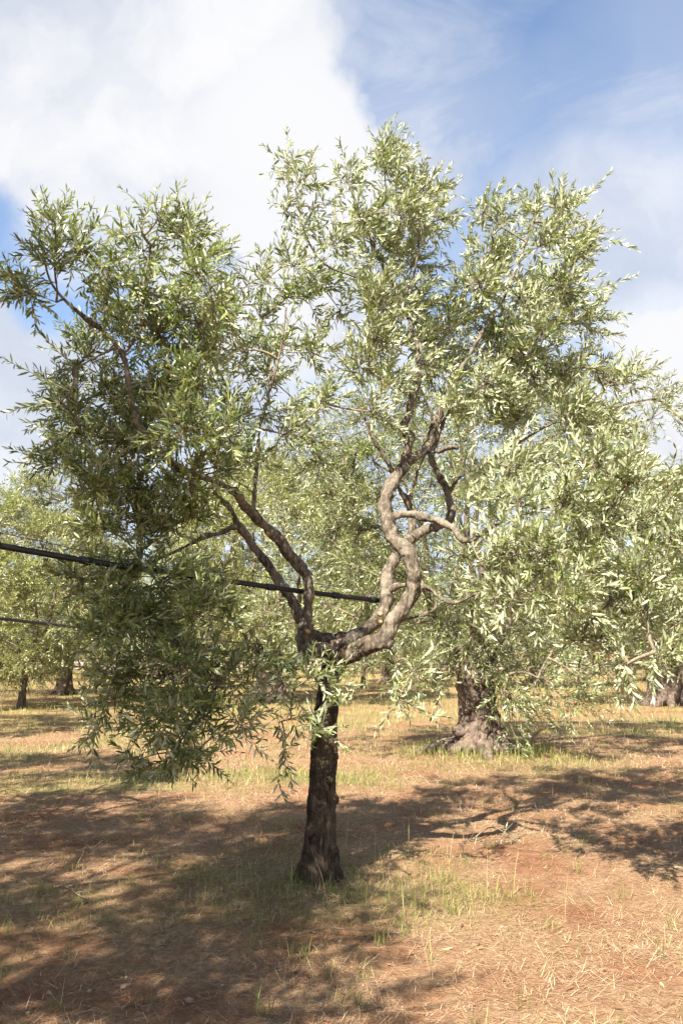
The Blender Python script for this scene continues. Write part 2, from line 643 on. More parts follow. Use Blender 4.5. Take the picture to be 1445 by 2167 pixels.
# ------------------------------------------------------------------ leaves and crowns
class Leaves:
    def __init__(self):
        self.b, self.d, self.n, self.L, self.w, self.r = [], [], [], [], [], []

    def shoot(self, pts, leaf_len, gap=0.019, wr=0.19, rbias=0.0, nbias=(-0.05, 0.12, 0.12)):
        """pairs of leaves along a shoot given by its points"""
        pts = np.asarray(pts, float)
        seg = np.linalg.norm(np.diff(pts, axis=0), axis=1)
        cum = np.concatenate([[0], np.cumsum(seg)])
        tot = cum[-1]
        npair = max(3, int(tot / gap))
        s = (np.arange(npair) + 0.6) / npair * tot
        s = np.repeat(s, 2) + rng.normal(0, gap * 0.15, npair * 2)
        s = np.clip(s, 0, tot)
        pos = np.stack([np.interp(s, cum, pts[:, k]) for k in range(3)], 1)
        e = tot * 0.05 + 1e-4
        tan = np.stack([np.interp(np.minimum(s + e, tot), cum, pts[:, k]) - np.interp(np.maximum(s - e, 0), cum, pts[:, k]) for k in range(3)], 1)
        tan /= np.linalg.norm(tan, axis=1)[:, None] + 1e-9
        ref = unit(rng.normal(size=3))
        u = np.cross(tan, ref)
        u /= np.linalg.norm(u, axis=1)[:, None] + 1e-9
        v = np.cross(tan, u)
        k = np.arange(npair * 2)
        phi = (k // 2) * (math.pi / 2) + (k % 2) * math.pi + rng.normal(0, 0.35, npair * 2)
        rad = np.cos(phi)[:, None] * u + np.sin(phi)[:, None] * v
        rel = s / tot
        al = (0.82 - 0.40 * rel ** 2) + rng.normal(0, 0.24, npair * 2)
        d = tan * np.cos(al)[:, None] + rad * np.sin(al)[:, None]
        d[:, 2] -= 0.03
        d /= np.linalg.norm(d, axis=1)[:, None]
        n = 0.7 * tan + rng.normal(0, 0.55, d.shape) + np.array(nbias)
        n -= d * np.sum(n * d, 1)[:, None]
        n /= np.linalg.norm(n, axis=1)[:, None] + 1e-9
        L = leaf_len * rng.uniform(0.58, 1.2, npair * 2) * (1 - 0.4 * rel ** 3)
        keep = rng.random(npair * 2) > 0.10
        self.b.append(pos[keep])
        self.d.append(d[keep])
        self.n.append(n[keep])
        self.L.append(L[keep])
        self.w.append((L * wr * rng.uniform(0.8, 1.2, len(L)))[keep])
        self.r.append(np.clip(rng.beta(2, 2.6, keep.sum()) * 0.95 + rbias + 0.12 * (rel[keep] - .5), 0, 0.97) + (rng.random(keep.sum()) > 0.994) * 0.5)

    def pack(self):
        self.b, self.d, self.n = (np.vstack(a) for a in (self.b, self.d, self.n))
        self.L, self.w, self.r = (np.concatenate(a) for a in (self.L, self.w, self.r))
        self.r = np.clip(self.r, 0, 1)

    def drop(self, mask):
        for k in ('b', 'd', 'n', 'L', 'w', 'r'):
            setattr(self, k, getattr(self, k)[mask])

    def mesh(self, name, fine=True):
        b, d, n, L, w = self.b, self.d, self.n, self.L[:, None], self.w[:, None]
        side = np.cross(d, n)
        N = len(b)
        arch = rng.normal(0.05, 0.09, N)[:, None] * L
        if fine:
            st = [(0, 0, 0), (0.30, 0.45, .5), (0.30, -0.45, .5), (0.66, 0.46, .6), (0.66, -0.46, .6), (1, 0, 0)]
            V = [b + d * L * t + side * w * sx + n * (-arch * (t * t) * 4 * 0.5 + fo * w * 0.22) for t, sx, fo in st]
            faces = [(0, 1, 2), (1, 3, 4, 2), (3, 5, 4)]
        else:
            st = [(0, 0, 0), (0.45, 0.5, .5), (0.45, -0.5, .5), (1, 0, 0)]
            V = [b + d * L * t + side * w * sx + n * (-arch * t * t + fo * w * 0.2) for t, sx, fo in st]
            faces = [(0, 1, 3, 2)]
        k = len(V)
        verts = np.stack(V, 1).reshape(-1, 3)
        base = (np.arange(N) * k)[:, None]
        pat = np.concatenate([np.array(f) for f in faces])
        loops = (base + pat[None, :]).ravel()
        sizes = np.tile(np.array([len(f) for f in faces]), N)
        return mesh_np(name, verts, loops, sizes, {'rnd': np.repeat(self.r, k)})


def lean_of(c):
    """the breeze from the left pushes the open right side of the crown over and turns up the silvery undersides"""
    w = min(1.0, max(0.0, (c[0] + 0.9) / 1.3))
    w = w * w * (3 - 2 * w)
    return np.array([0.55 * w, 0.05 * w, 0.12 * w]), (0.10 * w - 0.05, 0.68 * w - 0.10, 0.15 + 0.15 * w)


def grow(skel_pts, clumps, leaf_len, n_shoot, shoot_len, sag=0.0, gap=0.019, twig_scale=1.0, up=0.45, wr=0.19, outward=None, stem_seg=3, wind=False):
    """clumps: (centre, radius, density[, kind]); joins every clump to the nearest wood, then to its shoots.
    Returns Leaves and twig Tubes."""
    lv, tb = Leaves(), Tubes()
    nodes = [np.asarray(p, float) for p in skel_pts]
    owner = [-1] * len(nodes)
    arr = np.array(nodes)
    own = np.array(owner)
    todo = list(range(len(clumps)))
    cen = np.array([c[0] for c in clumps])
    dist = np.array([np.min(np.linalg.norm(arr - c, axis=1)) for c in cen])
    near = np.array([np.argmin(np.linalg.norm(arr - c, axis=1)) for c in cen])
    paths, par = {}, {}
    left = np.ones(len(clumps), bool)
    while left.any():
        i = int(np.argmin(np.where(left, dist, 1e9)))
        left[i] = False
        a, c = arr[near[i]], cen[i]
        par[i] = int(own[near[i]])
        L = np.linalg.norm(c - a)
        mid = (a + c) / 2 + rng.normal(0, 0.09 * L, 3) + np.array([0, 0, 0.10 * L])
        t = np.linspace(0, 1, 7)[:, None]
        path = (1 - t) ** 2 * a + 2 * t * (1 - t) * mid + t * t * c
        paths[i] = path
        base = len(arr)
        arr = np.vstack([arr, path[1:]])
        own = np.concatenate([own, np.full(6, i)])
        dn = np.linalg.norm(cen[:, None, :] - path[None, 1:, :], axis=2)
        m = dn.min(1)
        better = m < dist
        near = np.where(better, base + dn.argmin(1), near)
        dist = np.where(better, m, dist)
    cnt = np.ones(len(clumps))
    for i in range(len(clumps)):
        j = par[i]
        guard = 0
        while j >= 0 and guard < 400:
            cnt[j] += 1
            j = par[j]
            guard += 1
    for i, p in paths.items():
        r0 = (0.0034 * math.sqrt(cnt[i]) + 0.0012) * twig_scale
        q, rr = smooth_path(p[::2], np.linspace(r0, max(0.0022 * twig_scale, r0 * 0.55), len(p[::2])), 0.08)
        tb.add(q, rr, 5, False)
    for i, cl in enumerate(clumps):
        c, r, dens = cl[0], cl[1], cl[2]
        if len(cl) > 3:      # explicit shoot along given points
            pts, _ = smooth_path(cl[3], np.ones(len(cl[3])), 0.05)
            lv.shoot(pts, leaf_len, gap * 0.85, wr, 0.0, lean_of(cl[0])[1] if wind else (-0.05, 0.12, 0.12))
            tb.add(pts, np.linspace(0.003, 0.0012, len(pts)), stem_seg, False)
            continue
        n = max(2, int(round(n_shoot * dens)))
        axis = unit(paths[i][-1] - paths[i][-3])
        for k in range(n):
            q = unit(rng.normal(size=3))
            b = c + q * r * 0.45 * rng.random() ** 0.5
            d = 0.75 * q + 0.45 * axis + rng.normal(0, 0.35, 3)
            if outward is not None:
                d = d + 0.35 * unit(c - outward)
            d[2] += up
            nb = (-0.05, 0.12, 0.12)
            if wind:
                wv, nb = lean_of(c)
                d = d + wv
            d = unit(d)
            l = shoot_len * rng.uniform(0.55, 1.25)
            t = np.linspace(0, 1, 5)[:, None]
            bend = rng.normal(0, 0.10, 3) + np.array([0, 0, -sag])
            pts = b + d * l * t + bend * l * t * t
            lv.shoot(pts, leaf_len, gap, wr, 0.0, nb)
            st = np.vstack([c, pts[::2]])
            tb.add(st, np.linspace(0.0026, 0.0010, len(st)) * twig_scale, stem_seg, False)
    lv.pack()
    return lv, tb


# ------------------------------------------------------------------ the main olive tree
def px_path(lst, seg=9, step=0.05):
    """list of (px, py, depth, width px) -> smooth 3-D path with radii"""
    pts = [P(a, b, y) for a, b, y, w in lst]
    rad = [w / FPX * np.linalg.norm(P(a, b, y) - np.array([0, 0, CAM_H])) * 0.5 * 0.91 for a, b, y, w in lst]
    return smooth_path(pts, rad, step)


root = empty('olive_tree', (-0.15, 6.2, 0.0), 'tall olive tree with dark straight trunk forking into curving S-shaped limbs', 'tree')
inv = Matrix.Translation((0.15, -6.2, 0.0))


def under(o, parent):
    """keep world coordinates of a mesh built in place when it goes under its thing"""
    o.parent = parent
    o.matrix_parent_inverse = Matrix.Translation(-Vector(parent.location)) if parent.parent is None else Matrix.Identity(4)
    return o


trunk_def = [(676, 1905, 6.2, 104), (674, 1862, 6.2, 88), (676, 1820, 6.2, 72), (679, 1760, 6.2, 61), (681, 1690, 6.2, 57), (685, 1620, 6.2, 54),
             (688, 1550, 6.22, 52), (692, 1480, 6.24, 50), (702, 1420, 6.26, 44), (714, 1388, 6.28, 48)]
tt = Tubes()
q, rr = px_path(trunk_def)
tt.add(q, rr, 20)
# root flare, burls and old pruning stubs on the trunk
for dx, dy, w in [(-44, 0, 32), (36, 10, 36), (-18, 24, 32), (22, 28, 32), (0, -6, 34), (-30, 18, 26), (44, -6, 26)]:
    a, ra = px_path([(676 + dx * 1.15, 1880 + dy, 6.2 - dy * 0.004, w * 0.7), (676 + dx * .85, 1848 + dy * .5, 6.2 - dy * 0.003, w), (677 + dx * .45, 1790, 6.2 - dy * .002, w * .9), (680 + dx * .2, 1720, 6.2, w * 0.6)])
    tt.add(a, ra, 10)
for x, y, dz, w in [(706, 1690, -.03, 22), (668, 1605, -.09, 18), (706, 1600, -.05, 16), (704, 1800, -.06, 26), (700, 1650, -.08, 16), (672, 1560, -.1, 16), (660, 1760, -.1, 22)]:
    a, ra = px_path([(x - 4, y + 8, 6.2 + dz, w * .6), (x + 1, y, 6.2 + dz, w), (x + 1, y - 9, 6.2 + dz, w * .55)])
    tt.add(a, ra, 8)
# the seat of the fork
for pth in ([(712, 1398, 6.27, 46), (722, 1384, 6.22, 48), (742, 1380, 6.18, 40)], [(712, 1395, 6.27, 40), (705, 1368, 6.34, 38), (730, 1350, 6.42, 34)],
            [(712, 1392, 6.27, 40), (698, 1374, 6.2, 36)]):
    a, ra = px_path(pth)
    tt.add(a, ra, 12)
me = remeshed(tt.mesh('trunk'), 0.012, 'trunk')
bark_relief(me, 0.012, 26, 0.22, 5, 0.018, 6)
under(obj('trunk', me, M['trunk']), root)

L1 = [(716, 1386, 6.22, 36), (690, 1373, 6.16, 36), (660, 1374, 6.12, 36), (645, 1368, 6.11, 36), (643, 1350, 6.10, 30), (650, 1290, 6.08, 25), (653, 1243, 6.05, 25), (643, 1208, 6.02, 25), (609, 1168, 5.95, 24),
      (574, 1124, 5.86, 23), (541, 1096, 5.76, 22), (514, 1068, 5.66, 21), (491, 1033, 5.56, 22)]
L1b = [(497, 1040, 5.57, 16), (440, 1012, 5.45, 15), (372, 985, 5.3, 16), (322, 940, 5.2, 15), (288, 880, 5.12, 14), (271, 805, 5.05, 13), (262, 748, 5.0, 12)]
L1c = [(262, 750, 5.0, 10), (226, 706, 4.98, 9), (166, 660, 4.95, 8), (110, 600, 4.92, 5), (90, 520, 4.9, 3)]
L1d = [(262, 750, 5.0, 9), (287, 716, 5.02, 9), (300, 690, 5.05, 8), (302, 620, 5.1, 6), (320, 520, 5.15, 4)]
L1e = [(534, 1086, 5.74, 11), (540, 1020, 5.76, 10), (546, 940, 5.8, 9), (562, 855, 5.88, 8), (590, 760, 5.96, 6), (606, 650, 6.0, 4)]
Lstub = [(655, 1374, 6.12, 30), (638, 1388, 6.10, 30), (624, 1402, 6.08, 26), (600, 1412, 6.05, 16), (565, 1388, 6.0, 13), (531, 1369, 5.9, 12), (488, 1382, 5.75, 12), (430, 1368, 5.5, 13), (364, 1364, 5.3, 14)]
Lst2 = [(531, 1370, 5.9, 8), (470, 1440, 5.7, 7), (420, 1510, 5.5, 5), (370, 1590, 5.35, 3)]
L2 = [(712, 1380, 6.30, 30), (695, 1352, 6.38, 28), (668, 1342, 6.44, 26), (637, 1312, 6.46, 23), (622, 1278, 6.46, 22), (606, 1250, 6.45, 22), (588, 1226, 6.43, 22), (565, 1194, 6.4, 21), (537, 1160, 6.36, 20), (523, 1134, 6.33, 19),
      (505, 1112, 6.3, 17), (494, 1090, 6.25, 12), (480, 1066, 6.2, 11), (450, 1040, 6.1, 8)]
L2b = [(508, 1114, 6.3, 12), (490, 1118, 6.26, 12), (468, 1128, 6.2, 11), (432, 1135, 6.1, 11), (405, 1150, 6.0, 9), (330, 1185, 5.8, 6), (250, 1205, 5.6, 4)]
R1 = [(716, 1392, 6.24, 40), (742, 1383, 6.18, 42), (772, 1368, 6.12, 42), (806, 1356, 6.08, 42), (824, 1338, 6.06, 38), (836, 1312, 6.05, 35), (855, 1284, 6.04, 34), (872, 1250, 6.03, 34), (877, 1222, 6.02, 34), (871, 1192, 6.02, 33),
      (859, 1163, 6.02, 33), (838, 1140, 6.02, 32), (820, 1112, 6.03, 30), (813, 1085, 6.05, 28), (816, 1054, 6.07, 27), (829, 1024, 6.1, 27), (848, 996, 6.13, 27), (858, 982, 6.14, 26)]
R1stub = [(812, 1356, 6.08, 38), (828, 1368, 6.05, 22)]
R1a = [(852, 990, 6.13, 22), (859, 964, 6.13, 22), (868, 935, 6.13, 21), (872, 922, 6.13, 21), (857, 914, 6.12, 19), (852, 898, 6.12, 18), (863, 878, 6.12, 17), (872, 845, 6.13, 16), (882, 815, 6.15, 14), (886, 780, 6.17, 12), (876, 700, 6.2, 10), (840, 620, 6.2, 8),
       (800, 540, 6.2, 7), (765, 460, 6.2, 5), (740, 390, 6.2, 3)]
R1a2 = [(846, 634, 6.2, 6), (760, 590, 6.15, 5), (690, 560, 6.1, 5), (648, 500, 6.05, 4), (625, 400, 6.0, 3)]
R1a3 = [(858, 660, 6.2, 6), (880, 560, 6.25, 5), (890, 470, 6.3, 4), (900, 400, 6.3, 3)]
R1b = [(856, 986, 6.14, 22), (874, 969, 6.16, 23), (899, 952, 6.18, 23), (911, 928, 6.2, 21), (922, 892, 6.2, 20), (934, 862, 6.2, 19), (943, 838, 6.2, 19)]
R1b2 = [(905, 950, 6.18, 14), (920, 956, 6.16, 12), (938, 949, 6.14, 11), (958, 944, 6.1, 9), (974, 950, 6.05, 7)]
R1b3 = [(911, 910, 6.2, 8), (912, 880, 6.18, 7), (904, 858, 6.15, 6), (897, 842, 6.12, 5)]
R1b4 = [(936, 858, 6.2, 9), (965, 800, 6.25, 8), (1010, 720, 6.3, 7), (1070, 620, 6.35, 6), (1110, 520, 6.35, 5), (1135, 440, 6.35, 3)]
R1c = [(818, 1102, 6.03, 20), (834, 1093, 6.0, 19), (850, 1088, 5.98, 18), (874, 1088, 5.95, 17), (890, 1093, 5.93, 17), (924, 1102, 5.9, 17), (950, 1112, 5.88, 17), (966, 1124, 5.86, 18), (975, 1140, 5.85, 15), (1000, 1142, 5.83, 11), (1022, 1126, 5.8, 8),
       (1100, 1090, 5.7, 7), (1200, 1070, 5.5, 6), (1268, 1112, 5.3, 6), (1300, 1150, 5.2, 6), (1345, 1200, 5.1, 6), (1368, 1275, 5.0, 5), (1372, 1340, 4.95, 3)]
R2 = [(712, 1376, 6.30, 34), (738, 1350, 6.42, 32), (772, 1332, 6.48, 31), (800, 1305, 6.52, 30), (814, 1275, 6.54, 28), (817, 1245, 6.56, 27), (827, 1203, 6.6, 25), (846, 1166, 6.64, 24), (870, 1139, 6.68, 23), (899, 1121, 6.72, 21), (928, 1113, 6.76, 20), (948, 1103, 6.78, 20),
      (955, 1085, 6.8, 19), (949, 1056, 6.8, 18), (935, 1018, 6.8, 15), (922, 992, 6.8, 13), (913, 962, 6.8, 12), (945, 880, 6.8, 10), (1030, 810, 6.75, 8), (1125, 715, 6.7, 7), (1195, 600, 6.65, 5), (1240, 470, 6.6, 3)]
R2a = [(950, 1042, 6.8, 11), (960, 1026, 6.75, 9), (975, 1008, 6.7, 8), (1060, 960, 6.6, 7), (1160, 900, 6.5, 5), (1270, 860, 6.4, 3)]
R2b = [(868, 1140, 6.68, 16), (871, 1106, 6.7, 16), (861, 1063, 6.7, 14), (843, 1032, 6.7, 13), (827, 994, 6.7, 11), (810, 962, 6.7, 10), (793, 934, 6.7, 8), (760, 860, 6.7, 5)]
R2b2 = [(866, 1056, 6.7, 8), (874, 1030, 6.72, 7), (886, 990, 6.75, 6), (900, 962, 6.78, 5)]
R2c = [(819, 1256, 6.56, 14), (832, 1242, 6.5, 13), (860, 1237, 6.45, 12), (899, 1242, 6.35, 11), (923, 1257, 6.25, 11), (938, 1266, 6.2, 10), (965, 1275, 6.15, 7), (1010, 1255, 6.05, 5)]
R2c_ = [(819, 1256, 6.56, 14), (832, 1242, 6.5, 13), (860, 1237, 6.45, 12), (899, 1242, 6.35, 11), (923, 1257, 6.25, 11), (938, 1266, 6.2, 10), (1020, 1262, 6.1, 7), (1100, 1240, 5.95, 6), (1190, 1240, 5.8, 4)]
R2d = [(848, 1312, 6.1, 8), (880, 1306, 6.1, 8), (906, 1298, 6.1, 9), (921, 1284, 6.1, 9), (922, 1268, 6.15, 7)]

limbs = [('left_front', [L1, L1b, L1c, L1d, L1e, Lstub, Lst2]), ('left_back', [L2, L2b]),
         ('right_front', [R1, R1stub, R1a, R1a2, R1a3, R1b, R1b2, R1b3, R1b4, R1c]), ('right_back', [R2, R2a, R2b, R2b2, R2c, R2d])]
skel = []
for li, (nm, parts) in enumerate(limbs):
    tb, thins = Tubes(), []
    for pth in parts:
        q, rr = px_path(pth, step=0.035)
        # slightly wobbling course and thickness
        rr = rr * (1 + 0.16 * fbm(q * 9, 2, 40 + li))
        q = q + (np.stack([fbm(q * 5 + 3, 2, 90 + li), fbm(q * 5 + 13, 2, 95 + li), fbm(q * 5 + 31, 2, 99 + li)], 1) * np.minimum(rr, .03)[:, None] * 0.7)
        skel.append(q)
        cut = np.where(rr > 0.011)[0]
        k = cut.max() + 1 if len(cut) else 0
        if k >= 3:
            tb.add(q[:k], rr[:k], 14)
        if k < len(q) - 2:
            k0 = max(0, k - 3)
            thin = Tubes()
            thin.add(q[k0:], rr[k0:], 7, False)
            thins.append(thin)
    # knots where shoots were pruned away
    for pth in parts[:1]:
        q, rr = px_path(pth, step=0.035)
        for j in rng.choice(np.arange(6, len(q) - 4), 7, replace=False):
            e = unit(rng.normal(size=3))
            tb.add([q[j], q[j] + e * rr[j] * 1.15], [rr[j] * .75, rr[j] * .4], 8)
    me = remeshed(tb.mesh('limb'), 0.0085, 'limb')
    bark_relief(me, 0.0045, 28, 0.5, 60 + li, 0.018, 12)
    lo = under(obj('limb', me, M['limb']), root)
    for thin in thins:
        obj('branch', thin.mesh('branch'), M['limb'], lo)
# pale faces of recent pruning cuts
for x, y, Y, r in [(650, 1336, 5.98, .013), (805, 1299, 6.33, .014), (806, 1316, 6.3, .012), (566, 1128, 5.78, .010), (655, 1372, 6.0, .010)]:
    c = P(x, y, Y)
    tb = Tubes()
    tb.add([c + np.array([0, .09, 0]), c + np.array([0, 0.0, 0]), c + np.array([0, -0.006, 0.002])], [r * 1.5, r * 1.15, r], 12)
    under(obj('pruning_cut', tb.mesh('pruning_cut'), M['cutwood']), root)
skel = np.vstack([s[::2] for s in skel])

LEFT = [(100, 560, 60), (50, 600, 50), (120, 480, 45), (165, 530, 55), (230, 560, 60), (300, 520, 60), (335, 470, 45), (395, 505, 55), (420, 570, 50), (300, 600, 60),
        (375, 640, 65), (440, 640, 45), (220, 640, 45), (180, 760, 50), (330, 720, 70), (420, 720, 60), (240, 830, 70), (140, 860, 60), (330, 820, 80), (415, 820, 70), (170, 930, 75),
        (280, 930, 85), (380, 920, 80), (120, 970, 45), (470, 900, 60), (190, 1030, 70), (300, 1030, 80), (400, 1020, 60), (455, 985, 50), (540, 970, 40),
        (210, 1120, 55), (290, 1140, 70), (370, 1110, 65), (180, 1230, 55), (260, 1240, 75), (350, 1230, 70), (425, 1240, 50), (220, 1330, 65), (320, 1330, 75), (415, 1320, 65),
        (475, 1290, 40), (280, 1420, 65), (380, 1420, 75), (460, 1420, 65), (515, 1450, 45), (340, 1510, 60), (430, 1510, 60), (370, 1590, 45), (300, 1600, 32), (500, 1530, 35),
        (200, 1540, 26), (250, 1480, 40), (410, 1570, 40), (240, 700, 35)]
MID = [(615, 340, 36), (640, 400, 45), (620, 450, 40), (730, 385, 55), (800, 360, 55), (850, 405, 55), (915, 395, 42), (760, 455, 65), (840, 470, 65), (915, 480, 45), (700, 520, 55),
       (790, 540, 75), (870, 560, 65), (620, 570, 45), (560, 580, 35), (680, 600, 55), (620, 640, 55), (545, 665, 45), (480, 620, 32), (800, 640, 85), (880, 640, 65), (720, 660, 45),
       (600, 720, 50), (520, 735, 45), (655, 760, 40), (800, 720, 75), (870, 730, 55), (765, 790, 60), (830, 800, 50), (700, 850, 40), (780, 870, 40), (560, 810, 40), (600, 860, 40), (650, 930, 40),
       (500, 830, 40), (485, 560, 30), (500, 680, 40), (560, 725, 36), (525, 600, 26), (455, 700, 36), (470, 785, 36), (540, 885, 36), (600, 930, 32), (900, 830, 36), (960, 860, 36), (930, 730, 45)]
RIGHT = [(1040, 450, 42), (1120, 440, 52), (1190, 440, 42), (1055, 530, 62), (1140, 520, 65), (1210, 520, 52), (1000, 600, 65), (1090, 620, 75), (1180, 610, 65), (960, 680, 65), (1050, 710, 75),
         (1150, 700, 75), (1225, 690, 55), (940, 780, 55), (1030, 800, 75), (1130, 790, 75), (1215, 780, 60), (1280, 800, 45), (1330, 815, 35), (1000, 880, 55), (1090, 880, 75), (1190, 880, 75),
         (1275, 890, 60), (1080, 980, 65), (1160, 980, 75), (1030, 1000, 40)]
EDGE = [(1250, 980, 65), (1330, 1010, 62), (1405, 1040, 55), (1110, 1080, 55), (1180, 1080, 75), (1270, 1080, 65), (1350, 1110, 62), (1425, 1140, 55), (1090, 1170, 50), (1160, 1180, 75),
        (1240, 1180, 65), (1330, 1210, 65), (1410, 1230, 55), (1120, 1260, 45), (1200, 1280, 65), (1280, 1290, 55), (1360, 1300, 62), (1430, 1310, 45), (1230, 1365, 50), (1310, 1380, 55),
        (1390, 1385, 45), (1320, 1405, 26), (1480, 1080, 55), (1490, 1200, 55), (1480, 1350, 50)]
RMID = [(985, 1245, 34), (1030, 1200, 40), (995, 1180, 34), (1040, 1120, 38), (1010, 1290, 28), (1060, 1240, 40), (1050, 1050, 40), (985, 1060, 30), (1050, 1310, 30)]
LOWMID = [(590, 1425, 35), (640, 1440, 38), (690, 1470, 32), (625, 1510, 34), (560, 1410, 30), (600, 1580, 20), (680, 1540, 22), (870, 1420, 26), (840, 1480, 22), (910, 1510, 14)]
clumps = []


def add_clumps(lst, y0, ys, second, dens):
    for x, y, r in lst:
        for k in range(1 + (rng.random() < second)):
            Y = y0 + rng.uniform(-ys, ys) + (0.4 * (k * 2 - 1) if second and k else 0)
            jx, jy = rng.normal(0, 8, 2) if k == 0 else rng.normal(0, 22, 2)
            c = P(x + jx, y + jy, Y)
            clumps.append((c, r / FPX * Y, dens * (r / 60.0) ** 1.6))


add_clumps([c for c in LEFT if c[1] < 680], 5.0, 0.35, 0.35, 1.0)
add_clumps([c for c in LEFT if 680 <= c[1] < 1100], 5.25, 0.45, 0.85, 1.15)
add_clumps([c for c in LEFT if c[1] >= 1100], 5.3, 0.4, 0.7, 1.05)
add_clumps(MID, 6.1, 0.4, 0.35, 1.0)
add_clumps(RIGHT, 6.35, 0.45, 0.6, 1.15)
add_clumps(EDGE, 5.25, 0.4, 0.65, 0.95)
add_clumps(RMID, 5.9, 0.25, 0.4, 1.1)
add_clumps(LOWMID, 5.85, 0.1, 0.0, 1.1)
# long single shoots that make the ragged outline
LONG = [((650, 520), (632, 400), (606, 272), 6.0), ((640, 560), (634, 470), (640, 390), 6.0), ((690, 440), (665, 380), (660, 315), 6.1), ((800, 440), (808, 380), (805, 310), 6.15), ((830, 420), (850, 370), (838, 320), 6.2),
        ((880, 440), (930, 400), (972, 380), 6.2), ((890, 500), (940, 480), (968, 460), 6.25), ((1130, 470), (1135, 430), (1138, 385), 6.35), ((1180, 480), (1235, 420), (1292, 362), 6.4), ((1185, 470), (1188, 430), (1190, 392), 6.4),
        ((1190, 520), (1235, 495), (1272, 450), 6.4), ((1200, 510), (1290, 508), (1350, 528), 6.4), ((1220, 620), (1280, 605), (1348, 582), 6.4), ((1230, 640), (1280, 660), (1325, 690), 6.4), ((1040, 500), (1015, 470), (1002, 450), 6.35),
        ((1060, 480), (1060, 440), (1050, 415), 6.3), ((1260, 780), (1330, 780), (1405, 800), 6.2), ((120, 640), (60, 620), (-10, 640), 4.9), ((110, 560), (50, 540), (0, 560), 4.9), ((120, 520), (85, 470), (45, 445), 4.85), ((160, 520), (150, 480), (180, 435), 4.9), ((130, 500), (100, 455), (82, 430), 4.9),
        ((120, 600), (50, 580), (-20, 590), 4.8), ((160, 780), (110, 730), (82, 700), 4.9), ((150, 830), (70, 790), (0, 755), 4.85), ((130, 850), (60, 860), (8, 875), 4.85), ((170, 900), (100, 930), (60, 960), 5.0), ((300, 490), (310, 450), (318, 425), 5.05), ((260, 500), (255, 460), (250, 445), 5.05),
        ((400, 490), (410, 460), (412, 450), 5.1), ((420, 540), (460, 530), (490, 512), 5.1), ((590, 570), (600, 500), (610, 480), 6.0), ((560, 600), (552, 550), (545, 520), 6.0), ((245, 510), (242, 495), (238, 485), 5.0),
        ((230, 1470), (210, 1530), (190, 1570), 5.3), ((330, 1550), (300, 1600), (275, 1650), 5.3), ((380, 1560), (370, 1610), (365, 1660), 5.3), ((590, 1530), (600, 1580), (592, 1630), 5.85), ((592, 1625), (590, 1660), (606, 1700), 5.85),
        ((660, 1420), (700, 1470), (740, 1480), 5.8), ((620, 1470), (660, 1530), (700, 1555), 5.8), ((600, 1440), (560, 1410), (545, 1390), 5.85), ((1300, 1380), (1310, 1420), (1305, 1460), 5.1), ((1390, 1360), (1400, 1400), (1420, 1440), 5.1),
        ((1230, 980), (1230, 940), (1232, 905), 5.1), ((1270, 960), (1260, 1000), (1275, 940), 5.2), ((706, 1352), (706, 1345), (704, 1328), 6.2), ((738, 1376), (742, 1370), (744, 1362), 6.05), ((930, 1440), (928, 1490), (915, 1520), 6.0), ((840, 1400), (835, 1460), (850, 1500), 6.1)]
for a, b, c, Y in LONG:
    pts = [P(a[0], a[1], Y), P(b[0], b[1], Y - .02), P(c[0], c[1], Y - 0.05 + rng.normal(0, .05))]
    clumps.append((pts[0], 0.1, 1, pts))

lv, tw = grow(skel, clumps, 0.077, 23, 0.26, sag=0.06, gap=0.0235, up=0.5, wr=0.20, wind=True)

# the leaves that show largest are single leaves; the rest of the crown is one mass
tip = lv.b + lv.d * lv.L[:, None]


def to_px(p):
    q = p - np.array([0, 0, CAM_H])
    f = q[:, 1] * math.cos(TILT) + q[:, 2] * math.sin(TILT)
    up = -q[:, 1] * math.sin(TILT) + q[:, 2] * math.cos(TILT)
    return 722.5 + FPX * q[:, 0] / f, 1083.5 - FPX * up / f


ax_, ay_ = to_px(lv.b)
bx_, by_ = to_px(tip)
size = np.hypot(ax_ - bx_, ay_ - by_)
view = -lv.b + np.array([0, 0, CAM_H])
view /= np.linalg.norm(view, axis=1)[:, None]
size = size * (0.25 + np.abs(np.sum(view * lv.n, 1)))
size[(ax_ < 5) | (ax_ > 1440) | (ay_ < 5)] = 0
pick = np.argsort(-size)[:300]
single = {k: getattr(lv, k)[pick].copy() for k in ('b', 'd', 'n', 'L', 'w', 'r')}
mask = np.ones(len(lv.b), bool)
mask[pick] = False
lv.drop(mask)
crown = under(obj('crown', lv.mesh('crown'), M['leaf'], smooth=False), root)
crown['kind'] = 'stuff'
under(obj('twig', tw.mesh('twig'), M['twig']), root)['kind'] = 'stuff'
variants = []
for k in range(5):
    arch = 0.03 + 0.05 * k
    vs, t_ = [], (0, .18, .42, .68, .88, 1)
    wd = (0.06, .36, .5, .44, .24, 0.03)
    for t, wv in zip(t_, wd):
        for sx in (-1, 0, 1):
            vs.append((t, sx * wv * 0.19, -arch * t * t + (0.018 * wv * 2 if sx else 0)))
    fs = []
    for i in range(5):
        for j in (0, 1):
            fs.append((i * 3 + j, (i + 1) * 3 + j, (i + 1) * 3 + j + 1, i * 3 + j + 1))
    m_ = mesh_np('leaf', vs, np.array(fs).ravel(), np.full(len(fs), 4), {'rnd': np.full(len(vs), 0.12 + 0.18 * k)})
    m_.materials.append(M['leaf'])
    m_.polygons.foreach_set('use_smooth', [True] * len(m_.polygons))
    variants.append(m_)
